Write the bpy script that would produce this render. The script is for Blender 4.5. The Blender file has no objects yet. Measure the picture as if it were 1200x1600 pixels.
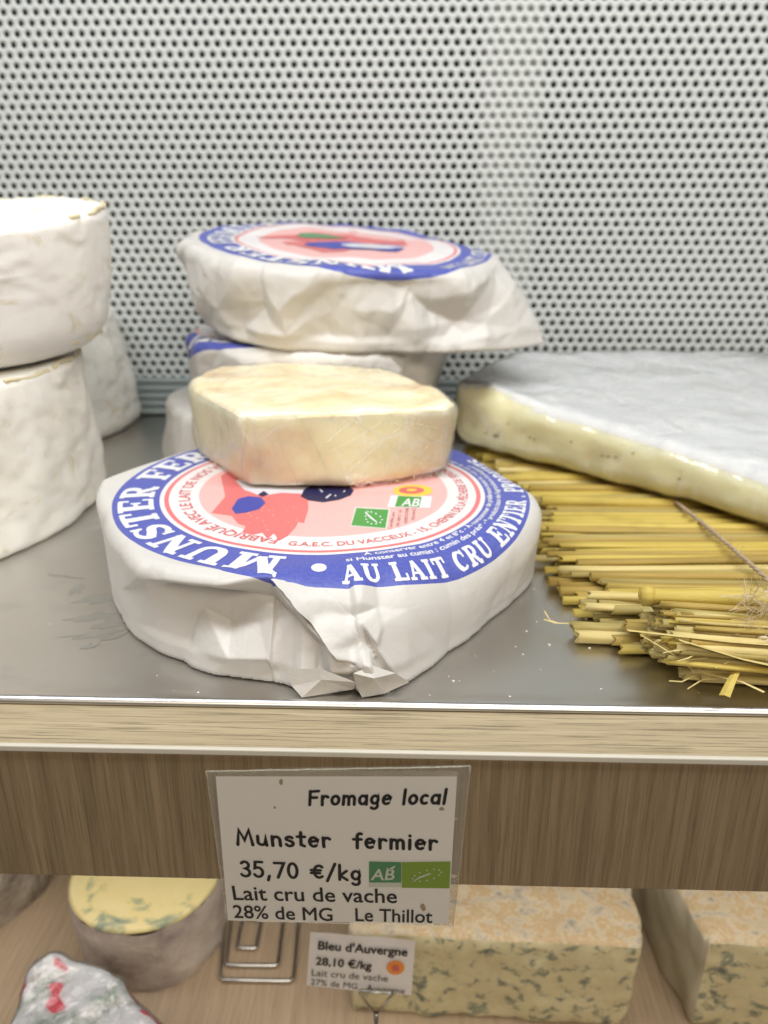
import bpy, bmesh, math, random
import numpy as np
from mathutils import Vector, Matrix
from mathutils.geometry import tessellate_polygon, delaunay_2d_cdt

SC = bpy.context.scene
COL = SC.collection
PI = math.pi
# ------------------------------------------------------------------ camera
FPX = 1252.0; PITCH = math.radians(21.0); YAW = math.radians(1.7)
CAM = np.array([0.0, 0.0, 0.161])
cam_d = bpy.data.cameras.new('camera'); cam = bpy.data.objects.new('camera', cam_d)
COL.objects.link(cam); SC.camera = cam
cam.location = CAM
cam.rotation_euler = (PI/2-PITCH, 0, YAW)
cam_d.sensor_fit = 'VERTICAL'; cam_d.sensor_height = 36.0; cam_d.lens = 36.0*FPX/1600
cam_d.clip_start = 0.01; cam_d.clip_end = 30
cam_d.dof.use_dof = True; cam_d.dof.focus_distance = 0.278; cam_d.dof.aperture_fstop = 9.6
# ------------------------------------------------------------------ light
SC.view_settings.view_transform = 'Standard'; SC.view_settings.look = 'None'
SC.view_settings.exposure = 0.0; SC.view_settings.gamma = 1.0
w = bpy.data.worlds.new("World"); SC.world = w; w.use_nodes = True
w.node_tree.nodes['Background'].inputs[0].default_value = (1.0, 0.92, 0.82, 1)
w.node_tree.nodes['Background'].inputs[1].default_value = 0.10
def area(name, loc, target, sx, sy, power, col):
    l = bpy.data.lights.new(name, 'AREA'); l.shape = 'RECTANGLE'; l.size = sx; l.size_y = sy
    l.energy = power; l.color = col
    o = bpy.data.objects.new(name, l); COL.objects.link(o); o.location = loc
    d = Vector(target)-Vector(loc); o.rotation_euler = d.to_track_quat('-Z', 'Y').to_euler()
    return o
area('canopy_light', (0.0, 0.12, 0.72), (0.0, 0.42, 0.0), 1.3, 0.10, 8.8, (0.93, 0.97, 1.0))
area('ceiling_light', (0.25, -1.0, 1.05), (0, 0.3, -0.05), 1.5, 0.5, 14.0, (1.0, 0.87, 0.71))
area('under_shelf_light', (0.0, 0.30, -0.058), (0.0, 0.33, -0.25), 1.1, 0.05, 0.62, (1.0, 0.97, 0.95))

fw = np.array([-math.sin(YAW)*math.cos(PITCH), math.cos(YAW)*math.cos(PITCH), -math.sin(PITCH)])
rt = np.array([math.cos(YAW), math.sin(YAW), 0.0]); upv = np.cross(rt, fw)
def ray(px, py): return fw+rt*((px-600)/FPX)+upv*((800-py)/FPX)
def PZ(px, py, z): d = ray(px, py); return CAM+d*((z-CAM[2])/d[2])
def PY(px, py, y): d = ray(px, py); return CAM+d*((y-CAM[1])/d[1])
def PPL(px, py, p0, n):
    d = ray(px, py); n = np.array(n, float); return CAM+d*(n@(np.array(p0)-CAM)/(n@d))
def to_px(P):
    q = P-CAM; z = q@fw
    return np.stack([600+FPX*(q@rt)/z, 800-FPX*(q@upv)/z], -1)

# ------------------------------------------------------------------ noise
_T = np.random.default_rng(7).random(8192)
def hsh(ix, iy, iz=0, seed=0):
    h = (ix.astype(np.int64)*73856093) ^ (iy.astype(np.int64)*19349663) ^ (np.int64(iz)*83492791 if np.isscalar(iz) else iz.astype(np.int64)*83492791) ^ np.int64(seed*2654435)
    return _T[(h ^ (h >> 13)) & 8191]
def vn(x, y, z=None, seed=0):
    x = np.asarray(x, float); y = np.asarray(y, float); z = np.zeros_like(x) if z is None else np.asarray(z, float)
    ix, iy, iz = np.floor(x), np.floor(y), np.floor(z)
    fx, fy, fz = x-ix, y-iy, z-iz
    fx, fy, fz = [f*f*(3-2*f) for f in (fx, fy, fz)]
    r = 0
    for a in (0, 1):
        for b in (0, 1):
            for c in (0, 1):
                wgt = (fx if a else 1-fx)*(fy if b else 1-fy)*(fz if c else 1-fz)
                r = r+wgt*hsh(ix+a, iy+b, iz+c, seed)
    return r*2-1
def fbm(x, y, z=None, seed=0, o=4):
    r = 0; a = 1; f = 1
    for k in range(o):
        r = r+a*vn(np.asarray(x)*f, np.asarray(y)*f, None if z is None else np.asarray(z)*f, seed+k*11); a *= .5; f *= 2.03
    return r
def facet(u, v, seed=0):
    u = u+.45*vn(u*.7, v*.7, None, seed+5); v = v+.45*vn(u*.7+9, v*.7, None, seed+6)
    iu, iv = np.floor(u), np.floor(v); a, b = u-iu, v-iv
    flip = hsh(iu, iv, 0, seed+77) > .5
    h = [[hsh(iu+i, iv+j, 0, seed) for j in (0, 1)] for i in (0, 1)]
    r1 = np.where(a+b < 1, h[0][0]+(h[1][0]-h[0][0])*a+(h[0][1]-h[0][0])*b, h[1][1]+(h[0][1]-h[1][1])*(1-a)+(h[1][0]-h[1][1])*(1-b))
    r2 = np.where(a > b, h[0][0]+(h[1][0]-h[0][0])*a+(h[1][1]-h[1][0])*b, h[0][0]+(h[0][1]-h[0][0])*b+(h[1][1]-h[0][1])*a)
    return np.where(flip, r1, r2)*2-1
def sstep(a, b, x): t = np.clip((x-a)/(b-a), 0, 1); return t*t*(3-2*t)

# ------------------------------------------------------------------ objects
def tag(o, label=None, cat=None, group=None, kind=None):
    if label: o['label'] = label
    if cat: o['category'] = cat
    if group: o['group'] = group
    if kind: o['kind'] = kind
    return o
def thing(name, label, cat, loc=(0, 0, 0), group=None):
    o = bpy.data.objects.new(name, None); COL.objects.link(o); o.location = loc
    o.empty_display_size = 0.02
    return tag(o, label, cat, group)
def obj(name, verts, faces, m, parent=None, smooth=False, uvs=None):
    me = bpy.data.meshes.new(name)
    verts = np.asarray(verts, float)
    if isinstance(faces, np.ndarray):
        nf, k = faces.shape
        me.vertices.add(len(verts)); me.vertices.foreach_set('co', verts.ravel())
        me.loops.add(nf*k); me.loops.foreach_set('vertex_index', faces.ravel().astype(np.int32))
        me.polygons.add(nf); me.polygons.foreach_set('loop_start', np.arange(0, nf*k, k, dtype=np.int32))
        me.polygons.foreach_set('loop_total', np.full(nf, k, dtype=np.int32))
        me.update(calc_edges=True)
    else:
        me.from_pydata([tuple(v) for v in verts], [], [tuple(int(i) for i in f) for f in faces])
    if uvs is not None:
        uvl = me.uv_layers.new(name='UVMap')
        li = np.empty(len(me.loops), dtype=np.int32); me.loops.foreach_get('vertex_index', li)
        uvl.data.foreach_set('uv', np.asarray(uvs, float)[li].ravel())
    me.validate(); me.materials.append(m)
    if smooth: me.polygons.foreach_set('use_smooth', np.ones(len(me.polygons), bool))
    me.update()
    o = bpy.data.objects.new(name, me); COL.objects.link(o)
    if parent:
        o.parent = parent
        pl = np.array(parent.location)
        co = np.empty(len(me.vertices)*3); me.vertices.foreach_get('co', co)
        co = (co.reshape(-1, 3)-pl).ravel(); me.vertices.foreach_set('co', co); me.update()
    return o      # verts are always given in world space
def from_bm(name, bm, m, parent=None, smooth=False):
    bmesh.ops.recalc_face_normals(bm, faces=bm.faces)
    vs = [v.co[:] for v in bm.verts]; bm.verts.index_update()
    fs = [[v.index for v in f.verts] for f in bm.faces]; bm.free()
    return obj(name, vs, fs, m, parent, smooth)
def box_bm(bm, lo, hi, bev=0, seg=2):
    ret = bmesh.ops.create_cube(bm, size=1.0)
    for v in ret['verts']:
        v.co = Vector([lo[i]+(v.co[i]+.5)*(hi[i]-lo[i]) for i in range(3)])
    if bev:
        es = list({e for v in ret['verts'] for e in v.link_edges})
        bmesh.ops.bevel(bm, geom=es, offset=bev, segments=seg, profile=.5, affect='EDGES')
def box(name, lo, hi, m, parent=None, bev=0, seg=2):
    bm = bmesh.new(); box_bm(bm, lo, hi, bev, seg); return from_bm(name, bm, m, parent, False)
def tube_data(pts, rad, n=8, cap=True, flat=1.0):
    pts = np.asarray(pts, float); k = len(pts)
    rad = np.broadcast_to(np.asarray(rad, float), (k,))
    T = np.gradient(pts, axis=0); T /= np.linalg.norm(T, axis=1)[:, None]+1e-12
    ref = np.array([0, 0, 1.0]) if abs(T[0][2]) < .9 else np.array([1.0, 0, 0])
    vs = []
    for i in range(k):
        a = np.cross(ref, T[i]); a /= np.linalg.norm(a); b = np.cross(T[i], a); ref = b
        th = np.arange(n)*2*PI/n
        vs.append(pts[i]+rad[i]*(np.cos(th)[:, None]*a+flat*np.sin(th)[:, None]*b))
    fs = []
    for i in range(k-1):
        for j in range(n):
            fs.append((i*n+j, i*n+(j+1) % n, (i+1)*n+(j+1) % n, (i+1)*n+j))
    if cap: fs.append(tuple(range(n-1, -1, -1))); fs.append(tuple((k-1)*n+j for j in range(n)))
    return np.concatenate(vs), fs
def merge(parts):
    V = []; Fc = []; o = 0
    for v, f in parts:
        V.append(np.asarray(v)); Fc += [tuple(i+o for i in q) for q in f]; o += len(v)
    return np.concatenate(V), Fc

# ------------------------------------------------------------------ materials
class M:
    def __init__(s, name):
        s.m = bpy.data.materials.new(name); s.m.use_nodes = True; s.nt = s.m.node_tree
        s.b = s.nt.nodes['Principled BSDF']; s.out = s.nt.nodes['Material Output']
    def n(s, t, **kw):
        nd = s.nt.nodes.new(t)
        for k, v in kw.items():
            if hasattr(nd, k): setattr(nd, k, v)
            else: nd.inputs[k].default_value = v
        return nd
    def l(s, a, b): s.nt.links.new(a, b)
    def co(s, kind='Object', scale=(1, 1, 1), rot=(0, 0, 0), loc=(0, 0, 0)):
        tc = s.n('ShaderNodeTexCoord'); mp = s.n('ShaderNodeMapping')
        mp.inputs['Scale'].default_value = scale; mp.inputs['Rotation'].default_value = rot; mp.inputs['Location'].default_value = loc
        s.l(tc.outputs[kind], mp.inputs[0]); return mp.outputs[0]
    def noise(s, vec, scale, detail=4, rough=.55, dist=0):
        nd = s.n('ShaderNodeTexNoise'); nd.inputs['Scale'].default_value = scale; nd.inputs['Detail'].default_value = detail
        nd.inputs['Roughness'].default_value = rough; nd.inputs['Distortion'].default_value = dist
        s.l(vec, nd.inputs['Vector']); return nd.outputs['Fac']
    def voro(s, vec, scale, feature='F1'):
        nd = s.n('ShaderNodeTexVoronoi', feature=feature); nd.inputs['Scale'].default_value = scale
        s.l(vec, nd.inputs['Vector']); return nd.outputs['Distance']
    def ramp(s, fac, stops, interp='LINEAR'):
        nd = s.n('ShaderNodeValToRGB'); cr = nd.color_ramp; cr.interpolation = interp
        while len(cr.elements) < len(stops): cr.elements.new(.5)
        for e, (p, c) in zip(cr.elements, stops):
            e.position = p; e.color = (c, c, c, 1) if not hasattr(c, '__len__') else (*c[:3], 1)
        s.l(fac, nd.inputs[0]); return nd.outputs[0]
    def mix(s, fac, a, b, mode='MIX'):
        nd = s.n('ShaderNodeMix', data_type='RGBA', blend_type=mode)
        for i, x in ((0, fac), (6, a), (7, b)):
            if hasattr(x, 'is_linked'): s.l(x, nd.inputs[i])
            else: nd.inputs[i].default_value = x if i == 0 else (*x[:3], 1)
        return nd.outputs[2]
    def math(s, op, a, b=0.0, c=None):
        nd = s.n('ShaderNodeMath', operation=op)
        for i, x in enumerate((a, b) if c is None else (a, b, c)):
            if hasattr(x, 'is_linked'): s.l(x, nd.inputs[i])
            else: nd.inputs[i].default_value = x
        return nd.outputs[0]
    def bump(s, h, strength=.3, dist=.001):
        nd = s.n('ShaderNodeBump'); nd.inputs['Strength'].default_value = strength; nd.inputs['Distance'].default_value = dist
        s.l(h, nd.inputs['Height']); s.l(nd.outputs[0], s.b.inputs['Normal']); return nd.outputs[0]
    def set(s, col=None, rough=None, metal=None, spec=None, sss=None):
        b = s.b
        for k, x in (('Base Color', col), ('Roughness', rough), ('Metallic', metal), ('Specular IOR Level', spec)):
            if x is None: continue
            if hasattr(x, 'is_linked'): s.l(x, b.inputs[k])
            elif k == 'Base Color': b.inputs[k].default_value = (*x[:3], 1)
            else: b.inputs[k].default_value = x
        if sss:
            b.inputs['Subsurface Weight'].default_value = sss; b.inputs['Subsurface Radius'].default_value = (1, .7, .45)
            b.inputs['Subsurface Scale'].default_value = .006
        return s.m
MAT = {}
def simple(name, col, rough=.5, metal=0, spec=.5, var=.06, nscale=120):
    m = M(name); v = m.co(); f = m.noise(v, nscale)
    c0 = [x*(1-var) for x in col]; c1 = [min(1, x*(1+var)) for x in col]
    m.set(m.mix(f, c0, c1), rough, metal, spec); MAT[name] = m.m; return m.m

# painted perforated metal
m = M('white_painted_metal'); v = m.co(); f = m.noise(v, 9, 3); g = m.noise(v, 260, 2)
st = m.ramp(m.noise(v, 23, 5, .6), [(.0, 0), (.68, 0), (.80, 1)])
c = m.mix(f, (.49, .51, .49), (.57, .59, .565)); c = m.mix(m.math('MULTIPLY', st, .25), c, (.55, .52, .36))
MAT['wall'] = m.set(c, .42, 0, .45); m.bump(g, .08, .0004)
simple('dark_void', (.05, .06, .056), .6)
simple('light_upright', (.80, .83, .81), .55)
simple('trim_metal', (.33, .37, .36), .4, .2)
# brushed steel
m = M('brushed_steel'); v = m.co(); vs = m.co(scale=(4, 260, 260)); f = m.noise(vs, 3, 6, .7); cl = m.noise(v, 14, 4)
sm = m.ramp(m.noise(m.co(scale=(1, 2.2, 1), rot=(0, 0, .7)), 26, 5, .6), [(.0, 0), (.58, 0), (.70, 1)])
c = m.mix(cl, (.58, .565, .54), (.68, .665, .64)); c = m.mix(m.math('MULTIPLY', sm, .22), c, (.48, .465, .44))
r = m.math('ADD', m.math('MULTIPLY', f, .10), .29); r = m.math('ADD', r, m.math('MULTIPLY', sm, .12))
MAT['steel'] = m.set(c, r, 1.0, .5); m.bump(f, .10, .0002)
m.b.inputs['Anisotropic'].default_value = .5
simple('smear', (.43, .42, .39), .45, .85, .4, .1)
simple('crumb', (.80, .77, .66), .6)
# wood laminate
def wood(name, base, dark, axis, spec=.3, line=.5, rough=.5, warp=0.0):
    m = M(name)
    sc = [300, 300, 300]; sc[axis] = 5
    v = m.co(scale=tuple(sc), rot=(0, warp, 0)); sc2 = [1300, 1300, 1300]; sc2[axis] = 26; v2 = m.co(scale=tuple(sc2), rot=(0, warp, 0))
    f = m.noise(v, 1.0, 6, .68, .35); g = m.noise(v2, 1.0, 4, .7, .3); h = m.noise(m.co(), 7, 2)
    c = m.mix(m.ramp(f, [(.30, 0), (.72, 1)]), dark, base)
    c = m.mix(m.ramp(g, [(.38, line), (.50, 0)]), c, [x*.42 for x in dark])
    c = m.mix(m.math('MULTIPLY', h, .18), c, [x*1.3 for x in base])
    MAT[name] = m.set(c, rough, 0, spec); m.bump(g, .25, .0003); return m.m
wood('oak_edge', (.46, .375, .24), (.33, .26, .16), 0, line=.85)
wood('oak_front_shaded', (.315, .232, .136), (.165, .115, .065), 2, line=.42, rough=.42, warp=.07)  # same oak, its colour darkened to carry the shade on the upright front
wood('oak_lower', (.54, .42, .29), (.39, .295, .195), 1, line=.35)
simple('white_edge', (.58, .54, .45), .4)
# wrapping paper, with and without print
BLUE = (.032, .052, .37); RED = (.70, .125, .13); PINK = (.78, .41, .385)
def paper(name, label, base=(.60, .575, .54)):
    m = M(name); v = m.co(); f = m.noise(v, 60, 4); big = m.noise(v, 18, 3)
    c = m.mix(big, base, [min(1, x*1.07) for x in base])
    if label:
        tc = m.n('ShaderNodeTexCoord'); vl = m.n('ShaderNodeVectorMath', operation='LENGTH'); m.l(tc.outputs['UV'], vl.inputs[0])
        L = m.math('MULTIPLY', vl.outputs['Value'], 10.0)
        rg = m.ramp(L, [(0, PINK), (.555, (.74, .70, .69)), (.684, RED), (.704, (.74, .71, .70)), (.726, BLUE), (.9240, base)], 'CONSTANT')
        ink = m.math('MULTIPLY', m.noise(m.co('UV'), 900, 2), .12)
        rg = m.mix(ink, rg, (.9, .9, .95))
        c = m.mix(m.math('LESS_THAN', L, .924), c, rg)
    cw = m.n('ShaderNodeVectorMath', operation='ADD'); nz_ = m.n('ShaderNodeTexNoise'); nz_.inputs['Scale'].default_value = 30; m.l(v, nz_.inputs['Vector']); sc_ = m.n('ShaderNodeVectorMath', operation='SCALE'); sc_.inputs['Scale'].default_value = .022; m.l(nz_.outputs['Color'], sc_.inputs[0]); m.l(v, cw.inputs[0]); m.l(sc_.outputs[0], cw.inputs[1])
    cr_ = m.math('MINIMUM', m.voro(cw.outputs[0], 55, 'DISTANCE_TO_EDGE'), .16); cr2 = m.math('MINIMUM', m.voro(cw.outputs[0], 150, 'DISTANCE_TO_EDGE'), .12)
    hh = m.math('ADD', m.math('MULTIPLY', f, .35), m.math('ADD', m.math('MULTIPLY', cr_, 2.2), m.math('MULTIPLY', cr2, .9)))
    MAT[name] = m.set(c, .44, 0, .42); m.bump(hh, .30, .0009)
    m.b.inputs['Sheen Weight'].default_value = .05
    return m.m
paper('label_paper', True); paper('plain_paper', False)
def ink(name, col, rough=.42): return simple(name, col, rough, 0, .4, .05, 400)
ink('ink_white', (.74, .74, .76)); ink('ink_red', (.62, .13, .14)); ink('ink_map_red', (.68, .17, .17)); ink('ink_blue', (.05, .07, .36)); ink('ink_navy', (.012, .016, .07))
ink('ink_grey', (.62, .62, .66)); ink('ink_green', (.06, .30, .06)); ink('ink_yellow', (.85, .55, .08)); ink('ink_black', (.018, .018, .02))
ink('ink_lime', (.23, .36, .05)); ink('ink_ab', (.09, .27, .12)); ink('ink_dullred', (.45, .20, .19)); ink('ink_card_white', (.62, .64, .56)); ink('ink_orange', (.85, .30, .05)); ink('ink_pale', (.80, .52, .49))
# cheeses
def rind_white(name, warm=.0):
    m = M(name); v = m.co(); f = m.noise(v, 22, 5, .6); g = m.noise(v, 160, 4, .6)
    c = m.mix(f, (.80-.02*warm, .77-.04*warm, .71-.09*warm), (.90, .885, .85))
    y = m.ramp(m.noise(m.co(scale=(1, 1, 1.6), loc=(3, 1, 2)), 42, 5, .65, .8), [(0, 0), (.585, 0), (.66, 1)])
    c = m.mix(m.math('MULTIPLY', y, .55), c, (.62, .53, .33))
    m.set(c, .72, 0, .25, .25); m.bump(m.math('ADD', g, m.math('MULTIPLY', f, 2.)), .3, .0009); MAT[name] = m.m
rind_white('bloomy_rind'); rind_white('bloomy_rind_warm', 1.0)
m = M('rind_edge'); m.set(m.mix(m.noise(m.co(), 90, 4), (.60, .50, .27), (.80, .72, .52)), .6, 0, .3); m.bump(m.noise(m.co(), 300), .4, .001); MAT['rind_edge'] = m.m
m = M('munster_paste'); v = m.co(); f = m.noise(v, 30, 4); g = m.noise(v, 300, 3)
c = m.mix(f, (.95, .82, .53), (.97, .88, .64))
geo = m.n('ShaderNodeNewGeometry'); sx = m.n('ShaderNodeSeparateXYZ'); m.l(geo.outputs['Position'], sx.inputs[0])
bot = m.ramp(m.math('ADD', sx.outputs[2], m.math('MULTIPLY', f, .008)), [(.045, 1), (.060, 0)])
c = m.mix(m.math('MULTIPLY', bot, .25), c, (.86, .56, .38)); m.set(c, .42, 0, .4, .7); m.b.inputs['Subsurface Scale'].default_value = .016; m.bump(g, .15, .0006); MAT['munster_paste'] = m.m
m = M('munster_rind'); v = m.co(); f = m.noise(v, 38, 5, .6, .5)
c = m.ramp(f, [(.30, (.80, .56, .30)), (.42, (.86, .70, .43)), (.55, (.88, .78, .54)), (.75, (.86, .79, .62))])
m.set(c, .45, 0, .4, .25); m.bump(m.noise(v, 120, 4), .35, .0012); MAT['munster_rind'] = m.m
m = M('brie_paste'); v = m.co(); f = m.noise(v, 24, 4)
c = m.mix(f, (.94, .82, .50), (.97, .90, .64)); m.set(c, .30, 0, .5, .7); m.b.inputs['Subsurface Scale'].default_value = .018; m.bump(m.noise(v, 70, 4), .3, .0015); MAT['brie_paste'] = m.m
m = M('brie_rind'); v = m.co(); c = m.mix(m.noise(v, 16, 5), (.61, .605, .59), (.72, .715, .70)); m.set(c, .55, 0, .35, .1)
m.bump(m.noise(v, 130, 5), .4, .001); MAT['brie_rind'] = m.m
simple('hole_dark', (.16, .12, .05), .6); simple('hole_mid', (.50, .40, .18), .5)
# cling film
def film(name, base=.05, streak=.5, tint=(.93, .93, .97), scale=55, gloss=.85):
    m = M(name); nt = m.nt; nt.nodes.remove(m.b)
    v = m.co(); vr = m.voro(m.co(scale=(1, 1, .35), rot=(.3, .5, .8)), scale, 'DISTANCE_TO_EDGE')
    line = m.ramp(vr, [(0, 1), (.03, .35), (.10, 0)])
    n2 = m.noise(m.co(scale=(1, .8, .55), rot=(.5, .6, .4)), scale*.9, 3, .5, 1.6)
    ln2 = m.ramp(n2, [(.47, 0), (.50, .8), (.53, 0)])
    patch = m.ramp(m.noise(v, 25, 3), [(.38, 0), (.66, 1)])
    h = m.math('ADD', m.math('MULTIPLY', n2, 1.2), vr)
    bp = m.n('ShaderNodeBump'); bp.inputs['Strength'].default_value = .5; bp.inputs['Distance'].default_value = .0016; m.l(h, bp.inputs['Height'])
    fr = m.n('ShaderNodeFresnel'); fr.inputs['IOR'].default_value = 1.5; m.l(bp.outputs[0], fr.inputs['Normal'])
    gl = m.n('ShaderNodeBsdfGlossy'); gl.inputs['Roughness'].default_value = .09; gl.inputs['Color'].default_value = (1, 1, 1, 1); m.l(bp.outputs[0], gl.inputs['Normal'])
    df = m.n('ShaderNodeBsdfDiffuse'); df.inputs['Color'].default_value = (*tint, 1)
    tr = m.n('ShaderNodeBsdfTransparent')
    a = m.math('MULTIPLY', m.math('MAXIMUM', line, ln2), m.math('MULTIPLY', patch, streak)); a = m.math('ADD', a, base)
    m1 = m.n('ShaderNodeMixShader'); m.l(a, m1.inputs[0]); m.l(tr.outputs[0], m1.inputs[1]); m.l(df.outputs[0], m1.inputs[2])
    m2 = m.n('ShaderNodeMixShader'); m.l(m.math('MULTIPLY', fr.outputs[0], gloss), m2.inputs[0]); m.l(m1.outputs[0], m2.inputs[1]); m.l(gl.outputs[0], m2.inputs[2])
    m.l(m2.outputs[0], m.out.inputs[0]); MAT[name] = m.m; return m.m
film('cling_film', .02, .22, scale=65, gloss=.62); film('cling_film_matt', .03, .30, (.95, .93, .9), 30); film('cling_film_gloss', .03, .3, (.93, .93, .95), 80); film('sleeve_film', .24, .25, (.70, .66, .54), 90, .25)
# straw
for i, (a, b) in enumerate([((.44, .32, .055), (.62, .475, .12)), ((.27, .18, .04), (.48, .34, .085)), ((.52, .40, .13), (.68, .56, .26)), ((.28, .21, .06), (.46, .37, .13))]):
    m = M('straw_%d' % i); f = m.noise(m.co(scale=(7, 300, 300)), 1, 4, .7); g = m.noise(m.co(), 26, 3)
    c = m.mix(m.ramp(f, [(.3, 0), (.7, 1)]), a, b); c = m.mix(m.ramp(g, [(.58, 0), (.75, .5)]), c, [x*.6 for x in a])
    m.set(c, .58, 0, .35); m.bump(f, .55, .0006); MAT['straw_%d' % i] = m.m
simple('straw_inside', (.20, .14, .05), .8); simple('twine', (.42, .32, .22), .85, 0, .1, .25, 900); simple('raffia', (.66, .54, .36), .8, 0, .2, .2, 700)
# lower cheeses
m = M('fourme_paste'); v = m.co(); f = m.noise(v, 45, 5, .62, .8); c = m.ramp(f, [(.33, (.22, .27, .22)), (.41, (.50, .50, .28)), (.47, (.80, .68, .32)), (.8, (.86, .75, .42))])
m.set(c, .4, 0, .4, .2); MAT['fourme_paste'] = m.m
m = M('fourme_rind'); v = m.co(); c = m.ramp(m.noise(v, 42, 5, .6), [(.3, (.30, .24, .24)), (.5, (.50, .43, .38)), (.72, (.66, .60, .52))]); m.set(c, .8); m.bump(m.noise(v, 120), .6, .002); MAT['fourme_rind'] = m.m
m = M('bleu_paste'); v = m.co(scale=(1, 1, 1.15)); f = m.noise(v, 125, 4, .6, .35); c = m.ramp(f, [(.30, (.13, .16, .14)), (.40, (.32, .33, .23)), (.47, (.62, .57, .36)), (.8, (.72, .66, .42))])
m.set(c, .35, 0, .45, .2); MAT['bleu_paste'] = m.m
m = M('bleu_rind'); v = m.co(); f = m.noise(v, 120, 5, .7, .1); c = m.ramp(f, [(.30, (.26, .24, .19)), (.40, (.48, .42, .32)), (.48, (.60, .50, .33)), (.55, (.50, .36, .19)), (.63, (.58, .45, .27)), (.8, (.66, .60, .48))])
m.set(c, .55, 0, .4); m.bump(f, .5, .002); MAT['bleu_rind'] = m.m
m = M('grey_rind'); v = m.co(); c = m.ramp(m.noise(v, 50, 5, .65), [(.32, (.16, .13, .10)), (.5, (.36, .31, .25)), (.7, (.55, .50, .42))]); m.set(c, .85); m.bump(m.noise(v, 150), .8, .003); MAT['grey_rind'] = m.m
m = M('flowered_foil'); v = m.co(); f = m.noise(v, 48, 3, .5, .3); f2 = m.noise(m.co(loc=(5, 2, 9)), 62, 1)
c = m.ramp(f, [(.34, (.22, .34, .26)), (.40, (.52, .56, .53)), (.48, (.76, .77, .78))]); c = m.mix(m.ramp(f2, [(.60, 0), (.63, 1)]), c, (.72, .08, .12))
m.set(c, .22, 0, .8); m.bump(m.noise(v, 70, 3, .6, 1), .7, .003); MAT['flowered_foil'] = m.m
simple('wire', (.62, .62, .60), .22, 1.0); simple('card', (.86, .835, .79), .5, 0, .35, .02, 60); simple('card_small', (.80, .79, .80), .5, 0, .35, .02, 60)
simple('bleu_side', (.46, .41, .30), .5, 0, .4, .1, 60); simple('pale_plastic', (.72, .70, .78), .3)
simple('stain', (.38, .31, .19), .6)

# ================================================================== CABINET
DW = 0.64                                    # back panel distance
FY = 0.2107                                  # front face of the shelf
bp = thing('back_panel', 'white perforated metal panel of round staggered holes closing the back of the display', 'panel', (0, DW, 0))
pitch = 0.00765; rowh = pitch*.8660; hr = 0.00215
z0 = 0.0345
nx = 108; nz = 92
th = np.arange(12)*PI/6+PI/6
hexr = np.where(np.arange(12) % 2 == 0, pitch/math.sqrt(3), pitch/2)
ox = hexr*np.cos(th); oz = hexr*np.sin(th); hx = hr*np.cos(th); hz = hr*np.sin(th)
cv = []
ii, jj = np.meshgrid(np.arange(nx), np.arange(nz))
cx = ((ii-nx/2)*pitch+(jj % 2)*pitch/2-0.01).ravel(); cz = (z0+jj*rowh).ravel()
N = len(cx)
V = np.zeros((N, 48, 3))
V[:, 0:12, 0] = cx[:, None]+ox; V[:, 0:12, 2] = cz[:, None]+oz
V[:, 12:24, 0] = cx[:, None]+hx; V[:, 12:24, 2] = cz[:, None]+hz
V[:, 24:36] = V[:, 12:24]; V[:, 24:36, 1] = 0.0012
V[:, 36:48] = V[:, 12:24]*1.0
V[:, :, 1] += DW
q = []
for k in range(12):
    k2 = (k+1) % 12
    q.append((k, k2, 12+k2, 12+k)); q.append((12+k, 12+k2, 24+k2, 24+k))
Fq = (np.arange(N)[:, None, None]*48+np.array(q)[None]).reshape(-1, 4)
obj('perforated_sheet', V.reshape(-1, 3), Fq, MAT['wall'], bp)
box('backing_sheet', (-.5, DW+.028, .0), (.5, DW+.031, .66), MAT['dark_void'], bp)
xa = PY(752, 200, DW)[0]; xb = PY(846, 200, DW)[0]
box('upright', (xa, DW+.0035, .075), (xb, DW+.016, .66), MAT['light_upright'], bp, .001)
# ridged foot trim
prof = []
zz = 0.0305; yy = DW
for k in range(5):
    prof += [(DW-.0005-.0012*k, zz), (DW-.0035-.0012*k, zz-.0015), (DW-.0035-.0012*k, zz-.004), (DW-.0005-.0012*k, zz-.0053)]; zz -= .0060
prof.append((DW-.006, 0.0006))
vs = [(x, y, z) for x in (-.5, .5) for y, z in prof]; n_ = len(prof)
obj('ridged_trim', vs, [(i, i+1, n_+i+1, n_+i) for i in range(n_-1)], MAT['trim_metal'], bp)

sh = thing('display_shelf', 'upper shelf board with light oak top edge and shade-coloured oak front carrying the price card', 'shelf', (0, FY, -.03))
box('board', (-.55, FY+.0015, -.020), (.55, .66, -.0022), MAT['oak_edge'], sh, .0004, 1)
box('fascia', (-.55, FY, -.0563), (.55, FY+.018, -.0040), MAT['oak_front_shaded'], sh, .0006, 2)
box('edge_strip', (-.55, FY-.0006, -.0039), (.55, FY+.0012, -.0016), MAT['white_edge'], sh, .0004, 2)
TR = .2333
tray_prof = [(TR+.0020, -.0019)]+[(TR+.0026-.0026*math.cos(a), -.0019+.0024*math.sin(a)) for a in np.linspace(.1, PI/2, 9)]+[(TR+.0042, .0004), (TR+.0060, .0002), (TR+.0075, 0.0), (TR+.011, 0.0), (TR+.03, 0.0), (.633, 0.0)]
vs = [(x, y, z) for x in (-.52, .52) for y, z in tray_prof]; n_ = len(tray_prof)
o = obj('steel_tray', vs, [(i, i+1, n_+i+1, n_+i) for i in range(n_-1)], MAT['steel'], None, True)
tag(o, 'brushed stainless steel sheet lying over the upper shelf board under all the cheeses', 'tray')
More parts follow.
